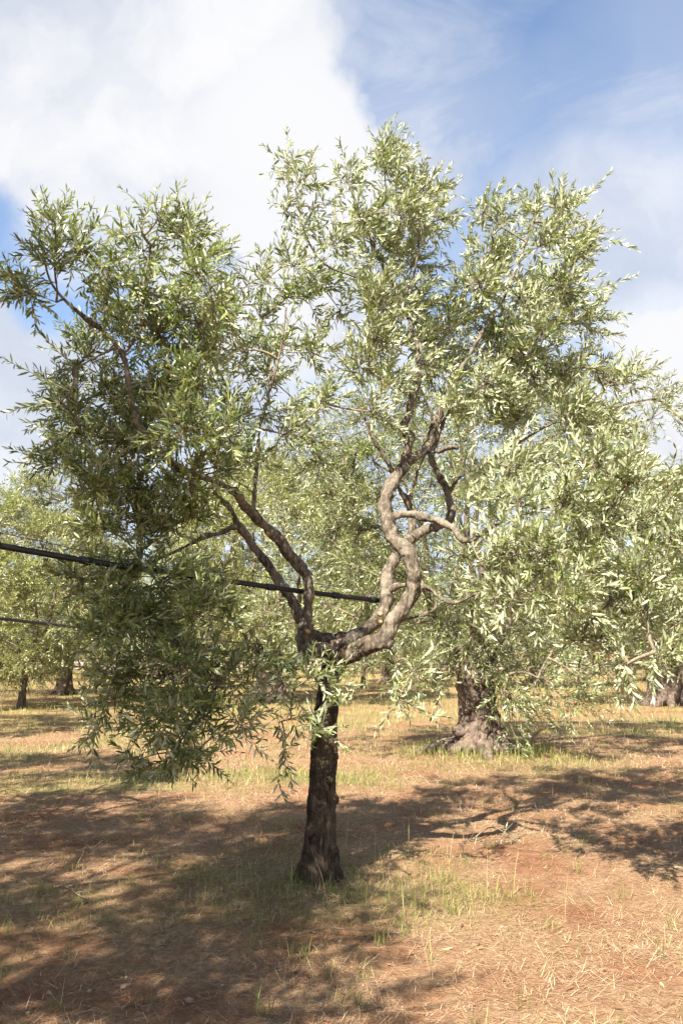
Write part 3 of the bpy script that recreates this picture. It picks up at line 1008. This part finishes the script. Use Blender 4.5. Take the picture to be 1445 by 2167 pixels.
for i in range(len(pick)):
    b, d, n, L = single['b'][i], single['d'][i], single['n'][i], single['L'][i]
    s = np.cross(n, d)
    o = bpy.data.objects.new('leaf', variants[min(4, int(single['r'][i] * 6))])
    col.objects.link(o)
    o.parent = crown
    mat = Matrix(((d[0], s[0], n[0], b[0]), (d[1], s[1], n[1], b[1]), (d[2], s[2], n[2], b[2]), (0, 0, 0, 1)))
    o.matrix_local = mat @ Matrix.Scale(float(L), 4)


# ------------------------------------------------------------------ other olive trees
def make_trunk(h, r, flare, strands, twist, lean, seed, voxel, relief):
    """gnarled trunk: twisted strands that spread into roots"""
    g = np.random.default_rng(seed)
    tb = Tubes()
    core = [np.array([0, 0, -0.15]), np.array([0, 0, h * .4]), np.array([lean[0] * .7, lean[1] * .7, h * .8]), np.array([lean[0], lean[1], h])]
    q, rr = smooth_path(core, [r * .95, r * .72, r * .70, r * .72], 0.1)
    tb.add(q, rr, 16)
    for k in range(strands):
        a0 = 2 * math.pi * k / strands + g.uniform(-.3, .3)
        pts, rad = [], []
        fl = flare * g.uniform(0.75, 1.25)
        for z, rf, tw_, w in [(-.12, fl * 1.25, 0, .17), (.04, fl, 0.0, .25), (.16, fl * .72, .1, .33), (h * .28, .86, .3, .36), (h * .55, .72, .6, .36), (h * .8, .72, .85, .34), (h * 1.02, .8, 1.0, .26)]:
            a = a0 + tw_ * twist
            t = min(1, max(0, z / h))
            pts.append(np.array([math.cos(a) * r * rf + lean[0] * t, math.sin(a) * r * rf + lean[1] * t, z]))
            rad.append(r * w * g.uniform(.85, 1.2))
        q, rr = smooth_path(pts, rad, 0.06)
        tb.add(q, rr, 10)
    for k in range(4):
        a, z = g.uniform(0, 6.28), g.uniform(.35, .95) * h
        c = np.array([math.cos(a) * r * .75 + lean[0] * z / h, math.sin(a) * r * .75 + lean[1] * z / h, z])
        tb.add([c - [0, 0, r * .3], c, c + [0, 0, r * .3]], [r * .2, r * .38, r * .2], 8)
    me = remeshed(tb.mesh('trunk'), voxel, 'trunk')
    bark_relief(me, relief, 11, 0.35, seed, relief * 2.4, 5)
    return me


def make_crown(h, centre, rad, nclump, leaf_len, n_shoot, shoot_len, nlimb, seed, rl, gap, wr=0.2, skirt=0.25, twig=1.6, extra=()):
    """limbs from the trunk head, clumps in a lumpy ellipsoid, shoots with leaves"""
    g = np.random.default_rng(seed)
    tb = Tubes()
    sk = []
    lobes = []
    for k in range(nlimb):
        a = 2 * math.pi * k / nlimb + g.uniform(-.4, .4)
        el = g.uniform(.35, 1.1)
        e = centre[0:3] + np.array([math.cos(a) * math.cos(el) * rad[0], math.sin(a) * math.cos(el) * rad[1], math.sin(el) * rad[2]]) * 0.62
        lobes.append(e)
        s = np.array([math.cos(a) * rl * .6 + centre[3], math.sin(a) * rl * .6 + centre[4], h - .12])
        m1 = s + (e - s) * .3 + np.array([math.cos(a) * .25, math.sin(a) * .25, 0.0]) + g.normal(0, .10, 3)
        m2 = s + (e - s) * .65 + g.normal(0, .16, 3)
        q, rr = smooth_path([s, m1, m2, e], [rl * .5, rl * .36, rl * .22, rl * .08], 0.12)
        tb.add(q, rr, 9)
        sk.append(q)
    cl = []
    ctr = np.array(centre[:3])
    for k in range(nclump):
        q = unit(g.normal(size=3))
        if q[2] < -0.2 and g.random() > skirt:
            q[2] = abs(q[2])
        f = g.random() ** 0.33
        f = 0.35 + 0.65 * f
        c = ctr + q * np.array(rad) * f * (1 + 0.22 * vnoise((q * 2.2)[None, :] + seed, seed)[0])
        if c[2] < 0.7:
            c[2] = 0.7 + g.random() * .6
        cl.append((c, shoot_len * 1.0, g.uniform(.7, 1.3)))
    cl += list(extra)
    lv_, tw_ = grow(np.vstack(sk), cl, leaf_len, n_shoot, shoot_len, sag=0.18, gap=gap, twig_scale=twig, up=0.35, wr=wr, outward=ctr)
    return tb.mesh('limb'), lv_, tw_


# the gnarled old tree behind
T2 = Vector((2.10, 13.0, 0.08))
t2 = empty('olive_tree', T2, 'old olive tree with thick twisted gnarled trunk and spreading roots', 'tree')


def old_trunk():
    """squat trunk of two twisted stems on a wide skirt of roots, with knobs, folds and a hollow between the stems"""
    g = np.random.default_rng(4)
    tb = Tubes()

    def arm(pts, rad, seg=12):
        q, rr = smooth_path([np.array(p, float) for p in pts], rad, 0.05)
        tb.add(q, rr * (1 + 0.14 * fbm(q * 6, 2, 17)), seg)
    # left stem bulging to the left, right stem twisting round it
    arm([(-.05, 0, -.15), (-.08, -.02, .35), (-.08, -.06, .70), (-.16, -.04, .98), (-.13, 0, 1.22), (-.12, .05, 1.5)], [.24, .17, .14, .17, .15, .13])
    arm([(.10, .04, -.15), (.10, -.02, .30), (.10, -.05, .62), (.09, 0, .95), (.07, .05, 1.22), (.08, .1, 1.5)], [.24, .17, .16, .16, .15, .12])
    arm([(.0, .14, -.15), (.02, .12, .5), (.02, .12, 1.0), (.05, .15, 1.45)], [.3, .2, .17, .15])
    # folds running down the trunk
    for x0, y0, x1, y1 in [(-.22, -.10, -.16, -.16), (.02, -.20, .03, -.13), (.20, -.14, .15, -.14), (-.08, -.2, -.07, -.18), (.24, .02, .18, .02), (-.24, .05, -.25, .02)]:
        arm([(x0 * 1.5, y0 * 1.5, -.1), (x0 * 1.05, y0 * 1.05, .2), (x0 * .9 + g.normal(0, .02), y0, .5), (x1, y1, .8), (x1 * .9, y1 * .8, 1.2)], [.11, .10, .075, .06, .05], 10)
    # roots spreading over the ground
    for k in range(13):
        a = 2 * math.pi * k / 13 + g.uniform(-.2, .2)
        L = g.uniform(.55, .95) * (1.15 if abs(math.cos(a)) > .7 else .9)
        w = g.uniform(.07, .12)
        b = a + g.normal(0, .25)
        arm([(math.cos(a) * .14, math.sin(a) * .14, .34), (math.cos(a) * .27, math.sin(a) * .27, .15), (math.cos(a) * L * .62, math.sin(a) * L * .62, .07), (math.cos(b) * L, math.sin(b) * L, -.03)],
            [w * 1.1, w * 1.15, w * .8, w * .4], 10)
    for x, y, z, r in [(-.27, -.08, .98, .10), (-.20, -.16, .62, .07), (.17, -.12, .80, .07), (.05, -.24, .36, .09), (-.3, -.12, .30, .10), (.28, -.10, .34, .10), (.06, -.2, 1.05, .06)]:
        arm([(x, y, z - r * .7), (x, y, z), (x, y, z + r * .7)], [r * .6, r, r * .6], 10)
    me = remeshed(tb.mesh('trunk'), 0.016, 'trunk')
    bark_relief(me, 0.020, 12, 0.35, 23, 0.045, 6)
    return me


obj('trunk', old_trunk(), M['gnarled'], t2)
t2x = []
for px_, py_ in [(620, 900), (680, 830), (740, 900), (700, 980), (640, 1000), (760, 1000), (800, 1080), (700, 1110), (740, 1190), (830, 1200), (780, 1270), (700, 1270), (640, 1330), (860, 1330), (900, 1390), (760, 1350), (820, 1410),
                 (930, 1200), (880, 1130), (960, 1290), (1010, 1240), (1060, 1330), (1080, 1420), (1110, 1490), (1090, 1555), (1135, 1440), (1065, 1470), (980, 1340), (920, 1330), (1000, 1370), (860, 1440), (1100, 1270), (1060, 1180), (980, 1130),
                 (1150, 1350), (900, 1250), (850, 1240), (1040, 1270), (600, 1180), (570, 1280), (880, 1200), (960, 1380), (1040, 1390)]:
    for kk in range(2):
        c_ = P(px_ + rng.normal(0, 14), py_ + rng.normal(0, 12), rng.uniform(11.6, 12.5) if kk == 0 else rng.uniform(12.5, 14))
        t2x.append((c_ - np.array(T2), 0.3, 0.85 if py_ < 1400 else 0.45))
lm, l2, w2 = make_crown(1.35, (0.45, 0.1, 3.55, 0.0, 0.1), (3.6, 2.3, 2.75), 240, 0.10, 18, 0.38, 6, 21, 0.20, 0.034, 0.21, 0.6, extra=t2x)
obj('limb', lm, M['limb'], t2)
o = obj('crown', l2.mesh('crown', fine=False), M['leaf'], t2, smooth=False)
o['kind'] = 'stuff'
obj('twig', w2.mesh('twig'), M['twig'], t2)['kind'] = 'stuff'

# three kinds of olive for the rows behind
protos = []
for k, (h, r, fl, st, crad, cz, seed) in enumerate([(1.25, .09, 1.3, 4, (2.6, 2.5, 2.5), 3.15, 41), (1.1, .30, 1.5, 7, (3.0, 2.8, 2.3), 3.25, 52), (1.0, .42, 1.45, 8, (3.4, 3.1, 2.6), 3.6, 63)]):
    tm = make_trunk(h, r, fl, st, 0.9, (0.08, 0.0), seed, 0.03 if r > .2 else 0.015, 0.012 if r > .2 else .005)
    tm.materials.append(M['gnarled'])
    lm, l_, w_ = make_crown(h, (0.08, 0, cz, 0.08, 0), crad, 170, 0.115, 17, 0.42, 5, seed + 1, max(.10, r * .55), 0.038, 0.23, 0.6, 2.0)
    lm.materials.append(M['limb'])
    cm = l_.mesh('crown', fine=False)
    cm.materials.append(M['leaf_far'])
    wm = w_.mesh('twig')
    wm.materials.append(M['twig'])
    for m_ in (tm, lm, wm):
        m_.polygons.foreach_set('use_smooth', [True] * len(m_.polygons))
    protos.append((tm, lm, cm, wm))


def row_tree(k, x, y, rz, s, label, group='olive trees standing in rows behind', full=False):
    e = empty('olive_tree', (x, y, float(ground_h(np.array([x]), np.array([y]))[0]) - 0.02), label, 'tree', group)
    e.rotation_euler = (0, 0, rz)
    e.scale = (s, s, s)
    for nm, m_ in zip(('trunk', 'limb', 'crown', 'twig'), protos[k]):
        o = bpy.data.objects.new(nm, m_)
        col.objects.link(o)
        o.parent = e
        if nm in ('crown', 'twig'):
            o['kind'] = 'stuff'
    if full:         # a second, turned layer of foliage for the fuller trees
        o = bpy.data.objects.new('crown', protos[k][2])
        col.objects.link(o)
        o.parent = e
        o.rotation_euler = (0, 0, 2.1)
        o['kind'] = 'stuff'
    return e


def gx(px, Y):
    return P(px, 1400, Y)[0]


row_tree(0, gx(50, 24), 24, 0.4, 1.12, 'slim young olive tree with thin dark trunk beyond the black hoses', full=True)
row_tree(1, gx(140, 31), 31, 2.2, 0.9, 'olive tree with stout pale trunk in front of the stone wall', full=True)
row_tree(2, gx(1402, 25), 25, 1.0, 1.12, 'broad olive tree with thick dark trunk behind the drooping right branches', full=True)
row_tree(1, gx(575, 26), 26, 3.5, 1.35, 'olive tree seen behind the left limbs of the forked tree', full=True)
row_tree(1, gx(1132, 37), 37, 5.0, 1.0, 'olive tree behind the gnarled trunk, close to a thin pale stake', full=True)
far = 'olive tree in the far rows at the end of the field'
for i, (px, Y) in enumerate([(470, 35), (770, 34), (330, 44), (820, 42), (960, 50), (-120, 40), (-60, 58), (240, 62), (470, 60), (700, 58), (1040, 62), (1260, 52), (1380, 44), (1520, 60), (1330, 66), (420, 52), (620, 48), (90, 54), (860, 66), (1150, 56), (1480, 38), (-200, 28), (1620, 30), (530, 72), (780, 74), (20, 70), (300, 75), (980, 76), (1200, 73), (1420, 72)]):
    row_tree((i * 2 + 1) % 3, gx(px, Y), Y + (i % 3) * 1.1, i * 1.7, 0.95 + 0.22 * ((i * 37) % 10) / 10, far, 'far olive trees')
# the neighbour whose shade falls across the near ground and the dark trunk
nb1 = row_tree(2, -4.78, 1.13, 0.7, 0.86, 'tall neighbouring olive tree beside the viewer that shades the dark trunk', None, True)
nb1.scale = (0.86, 0.86, 1.2)
row_tree(1, -4.2, -1.2, 1.9, 1.0, 'neighbouring olive tree behind the viewer that shades the near ground', None)
row_tree(1, -9.6, 15.0, 0.3, 1.0, 'neighbouring olive tree beyond the hoses that shades the left grass', None)
row_tree(1, -6.5, 7.0, 2.9, 1.0, 'neighbouring olive tree to the left of the forked tree', None)


# ------------------------------------------------------------------ hoses, wall, stake
def hose(label, a, b, sag, r, wire=None):
    n = 40
    t = np.linspace(0, 1, n)[:, None]
    pts = np.array(a) * (1 - t) + np.array(b) * t
    pts[:, 2] -= (sag * 4 * t * (1 - t))[:, 0]
    pts = pts + np.stack([np.zeros(n), np.zeros(n), 0.012 * fbm(pts * 1.3, 2, 8)], 1)
    tb = Tubes()
    q, rr = smooth_path(pts, np.full(n, r), 0.06)
    tb.add(q, rr, 12)
    h_ = obj('irrigation_hose', tb.mesh('irrigation_hose'), M['hose'])
    tag(h_, label, 'hose', 'black irrigation hoses strung between trees')
    for f in wire or []:
        k = int(f * (len(q) - 1))
        d = unit(q[min(k + 1, len(q) - 1)] - q[max(k - 1, 0)])
        tb = Tubes()
        tb.add([q[k] - d * .035, q[k] - d * .034, q[k] + d * .034, q[k] + d * .035], [r * 1.02, r * 1.32, r * 1.32, r * 1.02], 12)
        obj('collar', tb.mesh('collar'), M['hose'], h_)
    tb = Tubes()
    wpts = pts + np.array([0, 0, 1.0]) * (r + 0.004 + 0.05 * np.abs(np.sin(np.linspace(0, 9, n)))[:, None] ** 1.0)
    tb.add(wpts, np.full(n, 0.0022), 4)
    obj('support_wire', tb.mesh('support_wire'), M['wire'], h_)
    return h_


pa, pb = P(0, 1141, 4.7), P(812, 1272, 6.62)
d_ = pb - pa
hose('thick black irrigation hose strung through the limbs of the forked tree', pa - d_ * 1.15 + np.array([0, 0, 0.12]), pb, 0.09, 0.019, [0.532, 0.62, 0.74, 0.83, 0.93, 0.985])
pa, pb = P(0, 1308, 9.0), np.array([gx(590, 28), 27.7, 1.75])
d_ = pb - pa
hose('thin black irrigation hose running low toward the trees behind', pa - d_ * 0.25, pb, 0.02, 0.019, [])

wall = empty('dry_stone_wall', (0, 70, 0), 'low dry stone wall at the far end of the field', 'wall')
V, Lp, S, RN = [], [], [], []
cube = np.array([[x, y, z] for z in (0, 1) for y in (0, 1) for x in (0, 1)], float) - [.5, .5, 0]
cf = [(0, 2, 3, 1), (4, 5, 7, 6), (0, 1, 5, 4), (2, 6, 7, 3), (0, 4, 6, 2), (1, 3, 7, 5)]
nb = 0
for row in range(4):
    x = -48.0
    while x < 48:
        w = rng.uniform(.28, .7)
        hgt = 0.235
        c = cube * [w * .97, .55 - .05 * row + rng.uniform(-.06, .06), hgt * .97] + [x + w / 2, rng.uniform(-.05, .05), row * hgt - 0.05]
        c = c + rng.normal(0, .018, c.shape)
        V.append(c)
        Lp.append((np.array(cf) + nb).ravel())
        S.append(np.full(6, 4))
        RN.append(np.full(8, rng.random()))
        nb += 8
        x += w
o = obj('stone', mesh_np('stone', np.vstack(V), np.concatenate(Lp), np.concatenate(S), {'rnd': np.concatenate(RN)}), M['wallstone'], wall, smooth=False)
o['kind'] = 'stuff'

sx, sy = gx(1190, 40), 40.0
tb = Tubes()
tb.add([np.array([sx, sy, -.1]), np.array([sx + .08, sy, .7]), np.array([sx + .18, sy, 1.55])], [.028, .027, .022], 8)
tag(obj('stake', tb.mesh('stake'), M['stake']), 'thin pale wooden stake leaning in the sunlit grass far behind', 'stake')


# ------------------------------------------------------------------ straw, grass, pebbles, fallen wood
def blades(name, x, y, length, width, lean, rnd, mat, label, cat, curl=0.5, lift=0.0, rows=((0, .8), (.5, 1.0), (1, .12))):
    N = len(x)
    z = ground_h(x, y) + lift
    az = rng.uniform(0, 2 * math.pi, N)
    h = np.stack([np.cos(az), np.sin(az), np.zeros(N)], 1)
    up = np.array([0, 0, 1.0])
    side = np.stack([-np.sin(az), np.cos(az), np.zeros(N)], 1)
    b = np.stack([x, y, z], 1)
    V = []
    for t, w in rows:
        a = lean * (1 + curl * (t - .3))
        p = b + (h * np.sin(a)[:, None] + up * np.cos(a)[:, None]) * (length * t)[:, None]
        p[:, 2] = np.maximum(p[:, 2], z + 0.003)
        V += [p - side * (width * w / 2)[:, None], p + side * (width * w / 2)[:, None]]
    verts = np.stack(V, 1).reshape(-1, 3)
    kv = len(rows) * 2
    base = (np.arange(N) * kv)[:, None]
    loops = (base + np.array([0, 1, 3, 2, 2, 3, 5, 4][:4 * (len(rows) - 1)])[None, :]).ravel()
    o = obj(name, mesh_np(name, verts, loops, np.full(N * (len(rows) - 1), 4), {'rnd': np.repeat(np.clip(rnd, 0, 1), kv)}), mat, smooth=False)
    tag(o, label, cat, kind='stuff')
    return o


def scatter(n, y0, y1, power):
    """places on the ground within a wide wedge in front of the viewer, thinning with distance"""
    u = rng.random(n)
    y = (y0 ** power + u * (y1 ** power - y0 ** power)) ** (1 / power)
    x = (rng.random(n) * 2 - 1) * (0.62 * y + 1.2)
    return x, y


def inside_trunk(x, y):
    return (np.hypot(x + 0.17, y - 6.2) < 0.16) | (np.hypot(x - 2.1, y - 13) < 0.4)


x, y = scatter(400000, 2.6, 18, 0.75)
p3 = np.stack([x, y, np.zeros_like(x)], 1)
dn = 0.45 + 1.1 * fbm(p3 * 1.2, 3, 91) + 0.9 * fbm(p3 * 4.5, 2, 95)
k = (rng.random(len(x)) < np.clip(dn + .2, 0.3, 1)) & ~inside_trunk(x, y)
x, y = x[k], y[k]
N = len(x)
far_f = np.clip(y / 6, 1, 2.2)
blades('straw_litter', x, y, rng.gamma(2.2, 0.018, N) * np.sqrt(far_f) + .012, rng.uniform(.0013, .0030, N) * far_f, rng.normal(1.28, .28, N), rng.beta(2, 2, N) * .95 + 0.06 * rng.normal(size=N), M['straw'],
       'short cut dry straw scattered over the red earth', 'straw', 0.25, 0.002, ((0, .9), (1, .5)))
x, y = scatter(190000, 2.6, 18, 0.95)
g = green_field(x, y)
k = (rng.random(len(x)) < np.clip((g * 1.5 - 0.12) * np.clip(.75 + 1.3 * fbm(np.stack([x, y, 0 * x], 1) * 3.1, 2, 77), .1, 1), 0.02, 1)) & ~inside_trunk(x, y)
x, y, g = x[k], y[k], g[k]
N = len(x)
far_f = np.clip(y / 6, 1, 2.2)
blades('grass', x, y, rng.gamma(3.6, 0.017, N) * (0.55 + .7 * g) + .02, rng.uniform(.0018, .004, N) * far_f, np.abs(rng.normal(.42, .38, N)), rng.beta(1.8, 1.8, N), M['grass'],
       'thin green and yellowing grass growing in patches near the trunks', 'grass', 1.5)
x, y = scatter(130000, 16, 70, 0.75)
g = green_field(x, y)
k = rng.random(len(x)) < np.clip(0.25 + g, 0, 1)
x, y = x[k], y[k]
N = len(x)
blades('meadow_grass', x, y, rng.gamma(4, 0.028, N) + .03, rng.uniform(.006, .014, N) * np.clip(y / 25, .8, 2), np.abs(rng.normal(.5, .35, N)), rng.beta(2.6, 1.5, N), M['grass'],
       'dry yellow grass under the distant olive rows', 'grass', 1.2)
# tall seed stalks and tufts
x, y = [], []
for i in range(420):
    cx, cy = scatter(1, 3.2, 12, 1.0)
    n = rng.integers(5, 16)
    x.append(cx + rng.normal(0, .03, n))
    y.append(cy + rng.normal(0, .03, n))
x, y = np.concatenate(x), np.concatenate(y)
N = len(x)
blades('grass', x, y, rng.uniform(.05, .15, N), rng.uniform(.002, .004, N), np.abs(rng.normal(.2, .2, N)), rng.beta(1.8, 2.6, N), M['grass'],
       'scattered upright green grass tufts on the bare earth', 'grass', 1.6)
az = rng.uniform(0, 6.28, 3200)
rd = 0.15 + np.abs(rng.normal(0, .20, 3200))
x, y = -0.16 + np.cos(az) * rd, 6.2 + np.sin(az) * rd
blades('straw_litter', x, y, rng.uniform(.03, .12, 3200), rng.uniform(.0016, .0036, 3200), rng.normal(1.25, .25, 3200), rng.beta(2, 2, 3200), M['straw'], 'matted dry straw heaped round the foot of the dark trunk', 'straw', 0.5, 0.004)
az = rng.uniform(0, 6.28, 700)
rd = 0.17 + np.abs(rng.normal(0, .16, 700))
blades('grass', -0.16 + np.cos(az) * rd, 6.2 + np.sin(az) * rd, rng.uniform(.03, .11, 700), rng.uniform(.002, .004, 700), np.abs(rng.normal(.3, .25, 700)), rng.beta(1.6, 2.2, 700), M['grass'], 'green grass crowding the foot of the dark trunk', 'grass', 1.2)
az = rng.uniform(0, 6.28, 1600)
rd = 0.55 + np.abs(rng.normal(0, .35, 1600))
blades('grass', 2.1 + np.cos(az) * rd * 1.2, 13.0 + np.sin(az) * rd, rng.uniform(.07, .22, 1600), rng.uniform(.004, .008, 1600), np.abs(rng.normal(.3, .25, 1600)), rng.beta(1.8, 2.0, 1600), M['grass'], 'green grass growing among the roots of the gnarled tree', 'grass', 1.2)
x, y = rng.normal(.5, .55, 30), rng.normal(6.1, .5, 30)
blades('grass', x, y, rng.uniform(.2, .42, 30), rng.uniform(.002, .0035, 30), np.abs(rng.normal(.12, .1, 30)), rng.uniform(.7, 1, 30), M['grass'], 'tall dry seed stalks right of the dark trunk', 'grass', 1.0)


fl = Leaves()
x, y = scatter(2600, 2.8, 11, 0.9)
N = len(x)
az = rng.uniform(0, 6.28, N)
fl.b = np.stack([x, y, ground_h(x, y) + 0.008], 1)
fl.d = np.stack([np.cos(az), np.sin(az), rng.normal(0, .1, N)], 1)
fl.n = np.stack([rng.normal(0, .25, N), rng.normal(0, .25, N), np.where(rng.random(N) > .4, 1.0, -1.0)], 1)
fl.n /= np.linalg.norm(fl.n, axis=1)[:, None]
fl.L = rng.uniform(.035, .075, N)
fl.w = fl.L * 0.2
fl.r = rng.beta(2, 4, N) * .8
tag(obj('fallen_leaves', fl.mesh('fallen_leaves', fine=False), M['straw'], smooth=False), 'dry fallen olive leaves scattered over the earth', 'leaves', kind='stuff')


def pebble_mesh(seed):
    g = np.random.default_rng(seed)
    bm = bmesh.new()
    bmesh.ops.create_icosphere(bm, subdivisions=1, radius=1)
    for v in bm.verts:
        n = v.co.normalized()
        k = 1 + 0.5 * float(vnoise(np.array([[n.x, n.y, n.z]]) * 1.7 + seed * 3.1, seed)[0])
        v.co = Vector((n.x * k, n.y * k * g.uniform(.72, .78), n.z * k * .55))
    me = bpy.data.meshes.new('pebble')
    bm.to_mesh(me)
    bm.free()
    me.materials.append(M['pebble'])
    return me


pm = [pebble_mesh(s) for s in (1, 2, 3, 4)]
known = [(400, 2118, .030), (266, 2088, .026), (190, 2092, .020), (105, 2095, .02), (268, 2070, .012), (224, 1880, .016), (118, 1866, .014), (398, 2160, .016), (470, 2078, .012), (610, 2030, .010), (1132, 2035, .011), (1160, 2088, .012),
         (770, 2080, .014), (850, 2118, .012), (1345, 1998, .013), (960, 1908, .012), (1400, 2088, .012), (1010, 2040, .008), (900, 2140, .010), (1250, 2150, .012), (720, 1982, .012), (560, 2150, .010), (1100, 2130, .009), (60, 2140, .015)]
for i, (px, py, r) in enumerate(known):
    rr = ray(px, py)
    t = -CAM_H / rr[2]
    x, y = rr[0] * t, rr[1] * t
    z = float(ground_h(np.array([x]), np.array([y]))[0])
    o = bpy.data.objects.new('pebble', pm[i % 4])
    col.objects.link(o)
    o.location = (x, y, z + r * 0.22)
    o.scale = (r, r, r)
    o.rotation_euler = (rng.normal(0, .2), rng.normal(0, .2), rng.uniform(0, 6.28))
    tag(o, 'small pale limestone pebble lying on the bare earth', 'pebble', 'pebbles on the bare ground')


def ground_at(px, py):
    rr = ray(px, py)
    t = -CAM_H / rr[2]
    x, y = rr[0] * t, rr[1] * t
    return np.array([x, y, float(ground_h(np.array([x]), np.array([y]))[0])])


def fallen(name, label, lines, leaves):
    e = empty(name, ground_at(*lines[0][0][0][:2]), label, 'branch')
    tb = Tubes()
    lf = Leaves()
    for pts, r in lines:
        p = []
        for j, (a, b, dz) in enumerate(pts):
            q_ = ground_at(a, b)
            q_[2] += dz
            p.append(q_)
        q, rr = smooth_path(p, np.linspace(r, r * .45, len(p)), .04)
        tb.add(q, rr, 6)
        if leaves:
            lf.shoot(q[len(q) // 2:], 0.05, .05, .17)
    under(obj('stem', tb.mesh('stem'), M['twig']), e)
    if leaves:
        lf.pack()
        lf.b[:, 2] += .015
        under(obj('leaves', lf.mesh('leaves'), M['leaf'], smooth=False), e)['kind'] = 'stuff'


fallen('fallen_branch', 'grey pruned olive twigs with wilted leaves lying on the shaded earth', [
    (((1000, 1784, .02), (1035, 1768, .07), (1065, 1770, .05), (1085, 1778, .02)), .007), (((1050, 1790, .02), (1068, 1772, .05), (1075, 1756, .10)), .006),
    (((1080, 1788, .01), (1095, 1774, .04), (1112, 1768, .08)), .009), (((1065, 1772, .05), (1090, 1762, .10), (1105, 1758, .14)), .004), (((1010, 1790, .02), (1050, 1782, .03), (1100, 1786, .02)), .004)], True)
fallen('fallen_twig', 'thin dark dead twig lying on bare earth in the shade', [(((132, 1882, .02), (160, 1905, .03), (195, 1925, .015)), .005), (((160, 1905, .03), (175, 1912, .05), (182, 1920, .03)), .003)], False)
fallen('dry_stalk', 'long pale dry stalk lying across the straw before the dark trunk', [(((540, 1998, .02), (620, 1990, .05), (700, 1968, .06)), .003), (((690, 1970, .05), (760, 1972, .05), (850, 1978, .03)), .0035)], False)
fallen('fallen_branch', 'short dark piece of bark lying on the sunlit earth', [(((1425, 1838, .015), (1440, 1844, .025), (1460, 1850, .015)), .014)], False)
